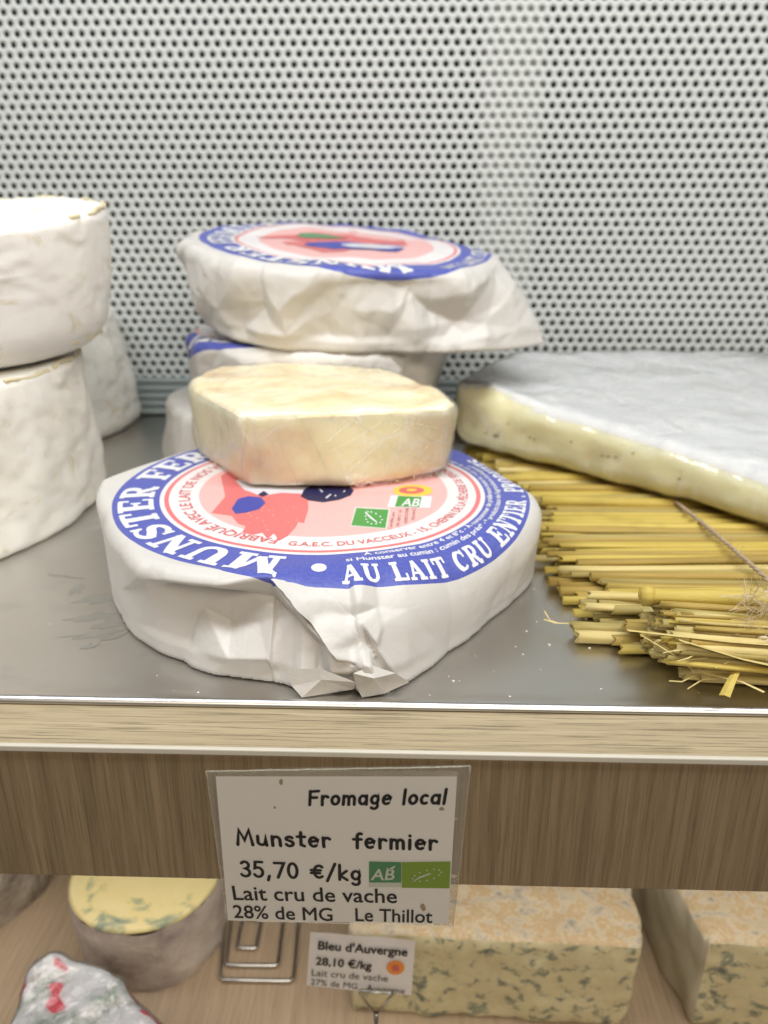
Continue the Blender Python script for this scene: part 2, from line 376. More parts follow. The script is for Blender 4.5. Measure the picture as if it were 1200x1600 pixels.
# underside end cheeks of the cabinet are outside the frame
# smears and crumbs on the steel
rnd = random.Random(3)
def blob(px, py, rx, ry, rot, seed, z=.00012):
    c = PZ(px, py, z); n = 26; vs = [c]
    for k in range(n):
        a = k*2*PI/n; rr = 1+.55*float(vn(np.array([2.2*math.cos(a)+seed]), np.array([2.2*math.sin(a)]))[0])
        x, y = rx*rr*math.cos(a), ry*rr*math.sin(a)
        vs.append(c+np.array([x*math.cos(rot)-y*math.sin(rot), x*math.sin(rot)+y*math.cos(rot), 0]))
    return np.array(vs), [(0, 1+k, 1+(k+1) % n) for k in range(n)]
sm = [blob(*a, seed=7+i*3, z=.00003+.000008*i) for i, a in enumerate([(160, 935, .010, .0035, .5), (155, 962, .012, .003, .3), (150, 990, .011, .0025, .25), (172, 972, .006, .004, 1.), (100, 900, .008, .0012, -.2), (122, 918, .003, .006, .2), (140, 1010, .003, .002, .2), (175, 995, .006, .0016, .6)])]
v_, f_ = merge(sm); tag(obj('grease_smear', v_, f_, MAT['smear']), 'dull greasy smear wiped across the steel tray left of the wrapped cheese', 'smear', kind='stuff')
cr = []
for k in range(60):
    px = rnd.choice([rnd.uniform(0, 1000), rnd.uniform(640, 1190)]); py = rnd.uniform(900, 1092)
    s = rnd.uniform(.00010, .00030); c = PZ(px, py, s*.6); p8 = []
    for a in (-1, 1):
        for b in (-1, 1):
            for d in (-1, 1): p8.append(c+np.array([a*s*rnd.uniform(.5, 1.9), b*s*rnd.uniform(.4, 1), d*s*.5]))
    cr.append((np.array(p8), [(0, 1, 3, 2), (4, 6, 7, 5), (0, 4, 5, 1), (2, 3, 7, 6), (0, 2, 6, 4), (1, 5, 7, 3)]))
v_, f_ = merge(cr); tag(obj('crumbs', v_, f_, MAT['crumb']), 'tiny pale crumbs scattered over the front of the steel tray', 'crumbs', kind='stuff')

# ================================================================== LETTERING
def tess(poly):
    return tess_tri([Vector((p[0], p[1], 0)) for p in poly])
def tess_tri(pl): return np.array([[(p.x, p.y) for p in (pl[a], pl[b], pl[c])] for a, b, c in tessellate_polygon([pl])])
def text_tris(body, size=1.0, bold=0.0, shear=0.0):
    c = bpy.data.curves.new('t', 'FONT'); c.body = body; c.size = size; c.offset = bold; c.shear = shear; c.resolution_u = 3
    o = bpy.data.objects.new('t', c); COL.objects.link(o); bpy.context.view_layer.update()
    me = o.to_mesh(); me.calc_loop_triangles()
    vv = np.array([v.co[:2] for v in me.vertices]); T = np.array([t.vertices[:] for t in me.loop_triangles])
    o.to_mesh_clear(); bpy.data.objects.remove(o); bpy.data.curves.remove(c)
    return vv[T]                                 # (n,3,2)
def refine(T, L, Z=None):
    Z = np.zeros(len(T)) if Z is None else Z
    outT = []; outZ = []
    for _ in range(7):
        e = np.max(np.linalg.norm(T-np.roll(T, 1, axis=1), axis=2), axis=1); big = e > L
        outT.append(T[~big]); outZ.append(Z[~big]); T = T[big]; Z = Z[big]
        if not len(T): break
        e3 = np.linalg.norm(T-np.roll(T, -1, axis=1), axis=2); k = np.argmax(e3, axis=1); i = np.arange(len(T))
        a = T[i, k]; b = T[i, (k+1) % 3]; c = T[i, (k+2) % 3]; mm = (a+b)/2
        T = np.concatenate([np.stack([a, mm, c], 1), np.stack([mm, b, c], 1)]); Z = np.concatenate([Z, Z])
    outT.append(T); outZ.append(Z)
    return np.concatenate(outT), np.concatenate(outZ)
def ribbon(pts, w):
    p = np.array(pts, float); n = len(p); w = np.atleast_1d(np.asarray(w, float)); w = np.interp(np.linspace(0, 1, n), np.linspace(0, 1, len(w)), w) if len(w) > 1 else np.full(n, w[0])
    d = np.diff(p, axis=0); d /= np.linalg.norm(d, axis=1)[:, None]; nn = np.stack([-d[:, 1], d[:, 0]], 1); q = np.empty_like(p)
    q[0] = nn[0]; q[-1] = nn[-1]
    for i in range(1, n-1):
        m_ = nn[i-1]+nn[i]; m_ /= np.linalg.norm(m_); q[i] = m_/max(.45, m_@nn[i])
    A = p+q*w[:, None]/2; B = p-q*w[:, None]/2
    t = []
    for i in range(n-1): t += [(A[i], B[i], B[i+1]), (A[i], B[i+1], A[i+1])]
    return np.array(t)
def disc(c, r, n=10):
    a = np.arange(n)*2*PI/n; p = np.stack([c[0]+r*np.cos(a), c[1]+r*np.sin(a)], 1)
    return np.array([(np.array(c), p[i], p[(i+1) % n]) for i in range(n)])
def arc(cx, cy, rx, ry, a0, a1, n=12): return [(cx+rx*math.cos(math.radians(a0+(a1-a0)*k/n)), cy+ry*math.sin(math.radians(a0+(a1-a0)*k/n))) for k in range(n+1)]
TK, TN, SF = .25, .13, .14           # thick, thin, serif
def slab(ch):
    S = []
    def st(p, w): S.append((p, w))
    def sf(x0, x1, y): st([(x0, y), (x1, y)], SF)
    b, t = .07, .93
    if ch == 'M':
        st([(.2, 0), (.2, 1)], TN+.03); st([(.92, 0), (.92, 1)], TK); st([(.24, 1), (.56, .12)], TK*.95); st([(.56, .12), (.88, 1)], TN); sf(0, .42, b); sf(.68, 1.14, b); sf(.02, .32, t); sf(.85, 1.14, t); W = 1.2
    elif ch == 'U': st([(.2, 1), (.2, .38)]+arc(.47, .36, .27, .27, 180, 360, 12)[1:]+[(.74, 1)], [TK]*2+[TK*.9]*4+[TN+.03]*9); sf(0, .42, t); sf(.58, .92, t); W = .96
    elif ch == 'N': st([(.2, 0), (.2, 1)], TN); st([(.16, .98), (.76, .05)], TK); st([(.76, 0), (.76, 1)], TN); sf(0, .4, b); sf(.58, .94, t); sf(.02, .3, t); W = .98
    elif ch == 'S': st(arc(.39, .72, .25, .2, 20, 200, 8)+[(.36, .52)]+arc(.39, .28, .27, .21, 60, -160, 9), [TN]*4+[TN+.05]*3+[TK]*5+[TN+.04]*7); st([(.66, .66), (.66, .98)], .11); st([(.09, .02), (.09, .36)], .11); W = .8
    elif ch == 'T': st([(.42, 0), (.42, 1)], TK); sf(.04, .8, t); sf(.2, .64, b); st([(.07, .66), (.07, .98)], .12); st([(.77, .66), (.77, .98)], .12); W = .86
    elif ch == 'E': st([(.22, 0), (.22, 1)], TK); sf(0, .72, t); sf(0, .76, b); st([(.2, .5), (.55, .5)], TN); st([(.54, .36), (.54, .64)], .1); st([(.7, .7), (.7, .98)], .11); st([(.75, .02), (.75, .32)], .11); W = .84
    elif ch == 'F': st([(.22, 0), (.22, 1)], TK); sf(0, .72, t); sf(0, .46, b); st([(.2, .5), (.55, .5)], TN); st([(.54, .35), (.54, .65)], .1); st([(.7, .68), (.7, .98)], .11); W = .78
    elif ch == 'R': st([(.22, 0), (.22, 1)], TK); sf(0, .44, b); st([(.04, t), (.42, t)]+arc(.45, .71, .22, .22, 90, -90, 8)[1:]+[(.25, .49)], [SF]*3+[TK*.9]*5+[TN]*3); st([(.42, .5), (.70, .08), (.86, .07)], TK*.85); W = .9
    elif ch == 'P': st([(.22, 0), (.22, 1)], TK); sf(0, .46, b); st([(.04, t), (.42, t)]+arc(.45, .70, .23, .23, 90, -90, 8)[1:]+[(.25, .47)], [SF]*3+[TK*.9]*5+[TN]*3); W = .78
    elif ch == 'D': st([(.22, 0), (.22, 1)], TK); st([(.02, b), (.4, b)]+arc(.42, .5, .32, .43, -90, 90, 12)[1:]+[(.02, t)], [SF]*4+[TK*.9]*7+[SF]*4); W = .88
    elif ch == 'I': st([(.24, 0), (.24, 1)], TK); sf(.02, .46, b); sf(.02, .46, t); W = .52
    elif ch == 'A': st([(.14, .02), (.44, .98)], TN); st([(.44, .98), (.76, .02)], TK); st([(.25, .34), (.66, .34)], TN*.9); sf(0, .34, b); sf(.54, .96, b); W = .98
    elif ch == 'L': st([(.22, 0), (.22, 1)], TK); sf(0, .44, t); sf(0, .74, b); st([(.72, .02), (.72, .36)], .12); W = .8
    elif ch == 'C': st(arc(.45, .5, .33, .41, 45, 315, 16), [TN]*4+[TK]*9+[TN]*4); st([(.72, .6), (.72, .98)], .11); W = .86
    elif ch == 'O': st(arc(.45, .5, .32, .41, 0, 360, 20), [TK]*3+[TN]*5+[TK]*5+[TN]*5+[TK]*3); W = .9
    elif ch == '.': S.append(([(.05, .1), (.25, .1)], .2)); W = .32
    elif ch == "o": return [disc((.35, .42), .3, 20)], .8
    else: return [], .42
    return [ribbon(p, w) for p, w in S], W
def slab_text(s, h, wx=1.0, sp=.05):
    x = 0; T = []; Z = []; k = 0
    for ch in s:
        L, W = slab(ch)
        for t in L:
            t = t.copy(); t[..., 0] = (t[..., 0]*wx+x); T.append(t*h); Z.append(np.full(len(t), k*6e-6)); k = (k+1) % 12
        x += W*wx+sp
    return np.concatenate(T), np.concatenate(Z), x*h
# rounded hand-drawn style strokes
def comic(ch):
    a = arc
    D = {'M': ([[(.06, 0), (.2, .95), (.45, .3), (.72, .95), (.86, 0)]], .98), 'u': ([[(.08, .6), (.07, .25)]+a(.27, .22, .2, .18, 180, 330, 8)+[(.5, .6), (.52, .0)]], .66),
         'n': ([[(.08, .6), (.08, 0)], [(.08, .35)]+a(.28, .36, .2, .22, 160, 10, 8)+[(.49, 0)]], .62), 's': ([a(.26, .46, .17, .13, 30, 200, 6)+a(.26, .16, .19, .16, 60, -160, 8)], .54),
         't': ([[(.24, .9), (.22, .1), (.4, .02)], [(.04, .62), (.44, .62)]], .5), 'e': ([[(.09, .32), (.5, .38)]+a(.29, .31, .21, .29, 10, 310, 12)], .62), 'r': ([[(.08, .6), (.1, 0)], [(.1, .35)]+a(.28, .38, .18, .2, 150, 40, 6)], .5),
         'f': ([a(.38, .72, .15, .2, 60, 180, 6)+[(.22, -.02)], [(.04, .55), (.44, .55)]], .5), 'm': ([[(.08, .6), (.08, 0)], [(.08, .4)]+a(.24, .38, .15, .2, 160, 10, 6)+[(.4, 0)], [(.4, .4)]+a(.56, .38, .16, .2, 160, 10, 6)+[(.73, 0)]], .86),
         'i': ([[(.1, .6), (.1, 0)], [(.1, .84), (.1, .86)]], .26), '3': ([a(.28, .72, .2, .22, 150, -80, 9)+a(.27, .25, .24, .25, 85, -150, 10)], .6), '5': ([[(.5, .95), (.14, .95), (.1, .55)]+a(.26, .3, .24, .3, 110, -150, 10)], .6),
         ',': ([[(.14, .08), (.06, -.2)]], .3), '7': ([[(.04, .93), (.54, .93), (.2, 0)]], .6), '0': ([a(.29, .47, .23, .46, 0, 360, 18)], .64), ' ': ([], .42), '/': ([[(.02, -.12), (.44, 1.0)]], .5),
         '€': ([a(.42, .47, .26, .38, 50, 310, 14), [(.0, .56), (.5, .56)], [(.0, .38), (.46, .38)]], .72), 'k': ([[(.08, .95), (.08, 0)], [(.44, .58), (.1, .27), (.48, 0)]], .56), 'g': ([a(.27, .33, .2, .26, 40, 360, 12)+[(.47, .6), (.46, -.1)]+a(.27, -.12, .19, .17, 0, -150, 6)], .6),
         'F': ([[(.1, .93), (.1, 0)], [(.1, .9), (.6, .93)], [(.1, .5), (.5, .5)]], .66), 'o': ([a(.28, .31, .21, .28, 0, 360, 16)], .6), 'a': ([a(.27, .31, .2, .28, 50, 330, 12), [(.48, .6), (.5, 0)]], .62),
         'l': ([[(.1, .98), (.1, 0)]], .26), 'c': ([a(.28, .31, .21, .28, 55, 305, 12)], .54)}
    return D[ch]
def comic_text(s, wgt=.13, shear=0.0, sp=.07):
    x = 0; T = []; Z = []; k = 0
    for ch in s:
        L, W = comic(ch)
        for p in L:
            for t in (ribbon(p, wgt), disc(p[0], wgt/2), disc(p[-1], wgt/2)):
                t = t.copy(); t[..., 0] += shear*t[..., 1]+x; T.append(t); Z.append(np.full(len(t), k*5e-6)); k = (k+1) % 12
        x += W+sp
    return np.concatenate(T), np.concatenate(Z), x
def tri_obj(name, P, m, parent):            # P (n,3,3)
    return obj(name, P.reshape(-1, 3), np.arange(len(P)*3).reshape(-1, 3), m, parent)

# ================================================================== WRAPPED CHEESES
class Wrap:
    """paper sheet wrapped over a wheel: flat paper coordinates (angle, distance) -> surface"""
    def __init__(s, top, base, zt=.04, bx=0, cy=0, seed=0, amp=.0022, rr=.008, ctrl=None, wave=.0006, fine=.32):
        s.fine = fine
        f = lambda L: (np.array([a for a, r in L]), np.array([r for a, r in L]))
        s.top = f(sorted(top)); s.base = f(sorted(base)); s.zt = zt; s.bx = bx; s.cy = cy; s.seed = seed; s.amp = amp; s.rr = rr; s.ctrl = ctrl; s.wave = wave
    def _i(s, t, th):
        return np.interp(th, t[0], t[1], period=2*PI)
    def base_pos(s, th, d):
        Rt = s._i(s.top, th); Rb = s._i(s.base, th); rr = s._i(s.rr, th) if isinstance(s.rr, tuple) else s.rr
        zt = s.zt
        L = np.hypot(Rb-Rt, zt)                       # side run
        psi = np.arctan2(zt, Rb-Rt)                   # angle the profile turns through
        h = np.tan(psi/2)*rr; h = np.minimum(h, .6*Rt)
        s1 = Rt-h; s2 = s1+rr*psi; s3 = s2+np.maximum(L-h-.002, .001)
        t = np.clip(d-s1, 0, None); a = np.clip(t/rr, 0, psi)
        r = np.minimum(d, s1)+rr*np.sin(a); z = zt-rr*(1-np.cos(a))
        e = np.clip(d-s2, 0, s3-s2); r = r+e*np.cos(psi); z = z-e*np.sin(psi)
        u = np.clip(d-s3, 0, None); r = r-u*.9; z = np.where(d > s3, .0006, z)
        n = np.stack([np.sin(a)*np.cos(th), np.sin(a)*np.sin(th), np.cos(a)], -1)
        fr = np.clip((d-s1*.96)/np.maximum(s3-s1, 1e-4), 0, 1)
        x = r*np.cos(th); y = r*np.sin(th)
        z = z+(s.bx*x+s.cy*y)*np.clip(z/zt, 0, 1)
        return np.stack([x, y, z], -1), n, fr, s3
    def pos(s, th, d, off=0.0):
        P, n, fr, s3 = s.base_pos(th, d)
        u = (np.mod(th+1.5*PI, 2*PI))*.09
        z = P[..., 2]
        w1 = sstep(.02, .35, fr)*(1-sstep(.90, 1.0, fr)*.55)
        seam = sstep(0, .1, np.mod(th-PI/2, 2*PI))*sstep(0, .1, 2*PI-np.mod(th-PI/2, 2*PI))
        D = s.amp*(facet(u/.030, d/.024, s.seed)*1.0+facet(u/.013+3, d/.017+d*0+u/.04, s.seed+9)*s.fine+.06*facet(u/.006, d/.006, s.seed+4))
        k = 1.0
        if s.ctrl is not None:
            dc = 0; wc = 0; e_ = .00045
            for dx_, dy_ in ((0, 0), (1, .5), (-1, -.5), (.5, -1), (-.5, 1)):
                a_, b_ = s.ctrl(th+dx_*e_/.09, d+dy_*e_); dc = dc+a_/5; wc = wc+b_/5
            k = 1-.90*wc; D = D*k+dc
        x = P[..., 0]; y = P[..., 1]
        W = s.wave*(fbm(x/.05+s.seed, y/.05, None, s.seed+3, 3)+.35*facet(x/.02, y/.026, s.seed+8))*sstep(0, .03, d)
        Q = P+n*((D*w1+W*(1-w1))*seam+off)[..., None]
        Q[..., 2] = np.maximum(Q[..., 2], .0004)
        return Q
    def pos_xy(s, xy, off=0.0):
        return s.pos(np.arctan2(xy[..., 1], xy[..., 0]), np.hypot(xy[..., 0], xy[..., 1]), off)
    def mesh(s, nf=620, nb=150, rows=(26, 130), dmax=.155):
        # theta samples, dense to the front (-pi..0)
        th = np.concatenate([np.linspace(-PI-.3, .3, nf, endpoint=False), np.linspace(.3, PI-.3, nb, endpoint=False)])
        d = np.concatenate([np.linspace(.0005, .062, rows[0], endpoint=False), np.linspace(.062, dmax, rows[1])])
        TH, DD = np.meshgrid(th, d); P = s.pos(TH, DD)
        n = len(th); m_ = len(d)
        i, j = np.meshgrid(np.arange(m_-1), np.arange(n), indexing='ij'); j2 = (j+1) % n
        F = np.stack([i*n+j, (i+1)*n+j, (i+1)*n+j2, i*n+j2], -1).reshape(-1, 4)
        uv = np.stack([DD*np.cos(TH), DD*np.sin(TH)], -1).reshape(-1, 2)
        V = P.reshape(-1, 3); V = np.concatenate([V, s.pos(np.array([0.]), np.array([1e-6]))]); uv = np.concatenate([uv, [[0, 0]]])
        return V, F, uv, (len(V)-1, n)
def build_wrap(root, W, mat, dmax=.155, **kw):
    V, F, uv, (c, n) = W.mesh(dmax=dmax, **kw)
    o = obj('paper_wrap', V, F, mat, None, True, uv); o.parent = root
    return o
def arc_text(T, Z, L, r0, a0, a1, outward, W, name, mat, root, off=.00010, maxL=.0011, wfit=True):
    """T in metres with baseline y=0. outward: tops point away from the centre and text runs clockwise"""
    span = abs(a1-a0); r_mid = r0; sc = span*r_mid/L if wfit else 1
    T = T.copy(); T[..., 0] *= sc
    T, Z = refine(T, maxL, Z)
    if outward: th = a0-T[..., 0]/r_mid; r = r0+T[..., 1]
    else: th = a0+T[..., 0]/r_mid; r = r0-T[..., 1]
    P = W.pos(th, r, off+Z[:, None])
    o = tri_obj(name, P, mat, None); o.parent = root; return o

# ---- front package
FC = np.array([-.0373, .3436]); bx, cy_ = -.0114, .0073
nrm = np.array([-bx, -cy_, 1.0]); cen = np.array([FC[0], FC[1], .0400])
def flat(px, py): return (PPL(px, py, cen, nrm)-cen)[:2]
def polar(p): return (math.atan2(p[1], p[0]), math.hypot(p[0], p[1]))
top_px = [(147, 747), (160, 795), (185, 845), (212, 880), (258, 888), (345, 897), (425, 903), (838, 815), (840, 768), (800, 745), (770, 728), (240, 717), (190, 732)]
top = [polar(flat(*p)) for p in top_px]+[(ang0, .0955) for ang0 in (math.radians(-96), math.radians(-85), math.radians(-70), math.radians(-55), math.radians(-42), math.radians(-30))]+[(math.radians(a), .097) for a in (50, 70, 90, 110, 125)]
base_px = [(176, 925), (190, 965), (215, 1001), (255, 1026), (355, 1057), (440, 1068), (458, 1074), (472, 1087), (520, 1081), (552, 1074), (566, 1087), (598, 1083), (640, 1066), (700, 1020), (760, 972), (800, 940), (834, 905)]
base = [polar((PZ(px, py, 0)[:2]-FC)) for px, py in base_px]+[(math.radians(a), .094) for a in (10, 30, 60, 90, 120, 150, 165)]
rr_t = (np.radians([-180, -165, -150, -128, -108, -98, -88, -70, -50, -35, -20, -8, 20, 90, 150]), np.array([.005, .006, .008, .0045, .0042, .012, .021, .025, .025, .019, .012, .007, .006, .007, .005]))
Wf = Wrap(top, base, .040, bx, cy_, seed=3, amp=.0017, rr=rr_t, wave=.00035)
# hand-made folds on the near side: (pixel x, pixel y, height in mm)
_th, _d = np.meshgrid(np.linspace(-PI, .25, 500), np.linspace(.05, .150, 260))
_P = Wf.base_pos(_th, _d)[0].reshape(-1, 3)+np.array([FC[0], FC[1], 0])
_px = to_px(_P); _th = _th.ravel(); _d = _d.ravel()
def find(px, py):
    i = np.argmin((_px[:, 0]-px)**2+(_px[:, 1]-py)**2); return (_th[i]*.09, _d[i])
fold = [  # key, px, py, mm
    ('a', 205, 888, 0), ('b', 232, 903, .8), ('b2', 234, 916, -1.6), ('c', 262, 903, 2.6), ('c2', 264, 914, -3.4), ('d', 345, 911, 3.8), ('d2', 345, 923, -4.6), ('e', 430, 916, 3.2), ('e2', 424, 931, -4.4),
    ('f', 245, 970, .5), ('g', 300, 960, -4.6), ('h', 303, 1010, -1.4), ('h3', 324, 1010, 3.0), ('i', 350, 985, -4.2), ('j', 338, 1037, 2.2), ('k', 368, 1020, 3.0), ('k2', 360, 1046, .2), ('l', 420, 1024, 2.0), ('l2', 420, 1034, .2), ('m', 455, 1036, 2.2), ('m2', 460, 1052, 1.8), ('m3', 372, 1050, 1.2),
    ('n', 470, 955, 3.8), ('n2', 458, 962, -3.2), ('o', 515, 1005, 4.2), ('o2', 500, 1008, -2.0), ('p', 522, 1040, 3.6), ('p2', 505, 1044, .0), ('q', 490, 1072, 1.0), ('q2', 486, 1055, 3.0), ('r', 470, 940, 1.2), ('s', 520, 960, .6), ('t', 480, 975, 2.0),
    ('u', 525, 1040, 4.5), ('u2', 548, 1025, 6.0), ('v', 575, 1030, 6.5), ('w', 553, 1058, 4.2), ('x', 583, 1050, 4.6), ('y', 545, 1050, .6), ('z', 566, 1074, 3.0),
    ('A', 558, 960, .2), ('B', 562, 998, 1.6), ('C', 590, 1010, 1.2), ('D', 560, 940, 1.4), ('E', 490, 968, .0), ('F', 595, 948, -.8), ('G', 620, 1058, 2.4), ('G2', 604, 1062, -.2), ('H', 585, 1000, 3.0), ('H2', 574, 1002, -.6), ('I', 560, 968, 2.2), ('J', 640, 1000, .9), ('K', 655, 1050, .3),
    ('L', 700, 960, .6), ('M', 690, 1000, .0), ('N', 670, 1035, .9), ('O', 740, 940, -.3), ('P', 790, 905, .4), ('Q', 795, 870, -1.8), ('R', 800, 848, 1.6), ('S', 812, 880, 1.8), ('T', 780, 880, 1.0), ('U', 822, 915, .0),
    ('V', 600, 975, .5), ('X', 640, 955, .2), ('Y', 400, 980, -3.4), ('Z', 380, 945, -4.8), ('ab', 300, 1040, .6), ('ac', 400, 1062, .4), ('ad', 210, 960, .3), ('ae', 190, 920, .0), ('af', 215, 900, .2)]
keys = {k: i for i, (k, *_r) in enumerate(fold)}
cp = [find(px, py) for _, px, py, _m in fold]; ch_ = [mm*.00135 for *_r, mm in fold]
for k in range(28):
    t_ = -PI*.97+k*(PI*1.02)/27
    cp.append((t_*.09, .070)); ch_.append(0.0); cp.append((t_*.09, .148)); ch_.append(0.0)
cp += [(-PI*.99*.09, .1), (.12*.09, .1)]; ch_ += [0, 0]
ed = [('b', 'c'), ('c', 'd'), ('d', 'e'), ('b2', 'c2'), ('c2', 'd2'), ('d2', 'e2'), ('e', 'n'), ('n', 't'), ('e2', 'n2'), ('n2', 'o2'), ('t', 'o'), ('o', 'u'), ('o2', 'p2'), ('j', 'k'), ('k', 'l'), ('l', 'm'), ('H', 'I'), ('H', 'G'), ('H2', 'G2'), ('u', 'u2'), ('u2', 'v'), ('v', 'x'), ('u', 'w'), ('w', 'x'), ('f', 'g'), ('g', 'h')]
res = delaunay_2d_cdt([Vector(p) for p in cp], [(keys[a], keys[b]) for a, b in ed], [], 0, 1e-6)
rv = np.array([v[:] for v in res[0]]); orig = res[3]
rh = np.array([ch_[o_[0]] if len(o_) and o_[0] < len(ch_) else np.nan for o_ in orig])
tr_ = np.array([f[:3] for f in res[2] if len(f) == 3])
bad = np.isnan(rh)
for i in np.where(bad)[0]:
    dd = np.hypot(*(np.array(cp)-rv[i]).T); j = np.argsort(dd)[:3]; rh[i] = np.average(np.array(ch_)[j], weights=1/(dd[j]+1e-5))
def ctrl(th, d):
    sh_ = th.shape; u = (np.mod(th+1.5*PI, 2*PI)-1.5*PI).ravel()*.09; v = d.ravel(); H = np.zeros(len(u)); Wt = np.zeros(len(u))
    # jitter so that folds are not perfectly straight
    uu = u+.0009*vn(u/.011, v/.011, None, 61); vv = v+.0009*vn(u/.011+7, v/.011, None, 62)
    for a, b, c in tr_:
        A, B, C_ = rv[a], rv[b], rv[c]
        lo = np.minimum(np.minimum(A, B), C_)-.0001; hi = np.maximum(np.maximum(A, B), C_)+.0001
        idx = np.where((uu >= lo[0]) & (uu <= hi[0]) & (vv >= lo[1]) & (vv <= hi[1]))[0]
        if not len(idx): continue
        den = (B[1]-C_[1])*(A[0]-C_[0])+(C_[0]-B[0])*(A[1]-C_[1])
        if abs(den) < 1e-12: continue
        l1 = ((B[1]-C_[1])*(uu[idx]-C_[0])+(C_[0]-B[0])*(vv[idx]-C_[1]))/den
        l2 = ((C_[1]-A[1])*(uu[idx]-C_[0])+(A[0]-C_[0])*(vv[idx]-C_[1]))/den; l3 = 1-l1-l2
        ok = (l1 >= -1e-6) & (l2 >= -1e-6) & (l3 >= -1e-6); ix = idx[ok]
        H[ix] = l1[ok]*rh[a]+l2[ok]*rh[b]+l3[ok]*rh[c]; Wt[ix] = 1
    edge = sstep(.072, .084, v)*(1-sstep(.142, .148, v))
    return H.reshape(sh_), (Wt*edge).reshape(sh_)
Wf.ctrl = ctrl
FLAPS = True
root = thing('wrapped_cheese', 'white paper wrapped round cheese with sharp blue and pink label at the tray front', 'cheese', (FC[0], FC[1], 0))
build_wrap(root, Wf, MAT['label_paper'], rows=(30, 190), nf=760)
# loose overlapping paper edges on the near side: a long diagonal flap and two tabs touching the tray
def lerp2(L, t):
    k = np.linspace(0, 1, len(L)); return np.interp(t, k, [p[0] for p in L]), np.interp(t, k, [p[1] for p in L])
eA = [(428, 913), (462, 944), (498, 984), (530, 1022), (556, 1052)]; eB = [(520, 925), (545, 950), (568, 985), (585, 1015), (598, 1050)]
vs = []; nS, nT = 60, 16
for i in range(nS):
    s_ = i/(nS-1); ax_, ay_ = lerp2(eA, s_); bx_, by_ = lerp2(eB, s_)
    for j in range(nT):
        t = j/(nT-1); px, py = ax_*(1-t)+bx_*t+1.2*math.sin(s_*17)*(1-t), ay_*(1-t)+by_*t; q_, d_ = find(px, py); th_ = q_/.09
        lift = .0003+.0030*(1-t)**2.2*math.sin(PI*min(1, s_*1.15+.08))**.5+.0006*math.sin(s_*9+t*4)*(1-t)
        if t > .93: lift = -.0004
        vs.append(Wf.pos(np.array([th_]), np.array([d_]), lift)[0])
vs = np.array(vs).reshape(nS, nT, 3)
for _ in range(3): vs[1:-1, 1:-1] = (vs[:-2, 1:-1]+vs[2:, 1:-1]+vs[1:-1, :-2]+vs[1:-1, 2:]+2*vs[1:-1, 1:-1])/6; vs[1:-1, 0] = (vs[:-2, 0]+vs[2:, 0]+2*vs[1:-1, 0])/4
o = obj('paper_flap', vs.reshape(-1, 3), [(i*nT+j, (i+1)*nT+j, (i+1)*nT+j+1, i*nT+j+1) for i in range(nS-1) for j in range(nT-1)], MAT['plain_paper'], None, True); o.parent = root
def tab(pts, tris):
    P = np.array([PZ(x, y, z)-np.array([FC[0], FC[1], 0]) for x, y, z in pts]); o = obj('paper_flap', P, tris, MAT['plain_paper'], None); o.parent = root
tab([(448, 1046, .010), (500, 1044, .012), (556, 1066, .007), (553, 1077, .0012), (516, 1083, .0008), (472, 1090, .0008), (456, 1072, .004), (502, 1062, .0078)], [(0, 7, 1), (1, 7, 2), (2, 7, 3), (3, 7, 4), (4, 7, 5), (5, 7, 6), (6, 7, 0)])
tab([(552, 1052, .012), (582, 1040, .014), (618, 1052, .010), (640, 1066, .0045), (600, 1084, .0008), (566, 1090, .0008), (556, 1072, .004), (584, 1060, .0105), (606, 1066, .0055)], [(0, 7, 1), (1, 7, 2), (2, 7, 8), (2, 8, 3), (3, 8, 4), (4, 8, 7), (4, 7, 5), (5, 7, 6), (6, 7, 0)])
def ang(px, py): return polar(flat(px, py))[0]
def arr(deg): return math.radians(deg)
T, Z, L = slab_text('MUNSTER FERMIER', .0148, .92, .07)
am = ang(436, 893)
arc_text(T, Z, L, .0752, am, am-arr(168), True, Wf, 'lettering', MAT['ink_white'], root)
T, Z, L = slab_text('o', .0085); a_ = ang(500, 893); arc_text(T, Z, L, .0865, a_-.045, a_+.05, False, Wf, 'lettering', MAT['ink_white'], root)
T, Z, L = slab_text('AU LAIT CRU ENTIER . PRODUITS', .0088, 1.02, .07)
a_ = ang(535, 900); arc_text(T, Z, L, .0907, a_, a_+arr(116), False, Wf, 'lettering', MAT['ink_white'], root)
def heavy(body, size, bold, shear=0.0):
    T = text_tris(body, size, 0, shear); L = T[..., 0].max(); o_ = bold*size
    if not o_: return T, np.zeros(len(T)), L
    parts = [T+np.array([dx*o_, dy*o_]) for dx, dy in ((0, 0), (1, .4), (-1, -.4), (.4, -1), (-.4, 1))]
    return np.concatenate(parts), np.repeat(np.arange(5)*4e-6, len(T)), L
def small(body, size, r0, a0, a1, outward, mat, bold=.0):
    T, Z, L = heavy(body, size, bold)
    arc_text(T, Z, L, r0, a0, a1, outward, Wf, 'lettering', mat, root, off=.00009)
a_ = ang(570, 870)
small('À conserver entre 4 et 8°c - À consommer de préférence avant le : voir sur le côté', .0034, .0758, a_, a_+arr(112), False, MAT['ink_white'], .022)
a_ = ang(542, 884)
small("si Munster au cumin : cumin des prés* - * produits issus de l'agriculture biologique*", .0034, .0795, a_, a_+arr(108), False, MAT['ink_white'], .022)
a_ = ang(427, 856)
small('FABRIQUÉ AVEC LE LAIT DE NOS VOSGIENNES', .0070, .0598, a_, a_-arr(142), True, MAT['ink_red'], .018)
a_ = ang(445, 858)
small('G.A.E.C. DU VACCEUX - 15, CHEMIN DE LA PÊCHERIE DE FEIGNE', .0056, .0650, a_, a_+arr(128), False, MAT['ink_red'], .018)
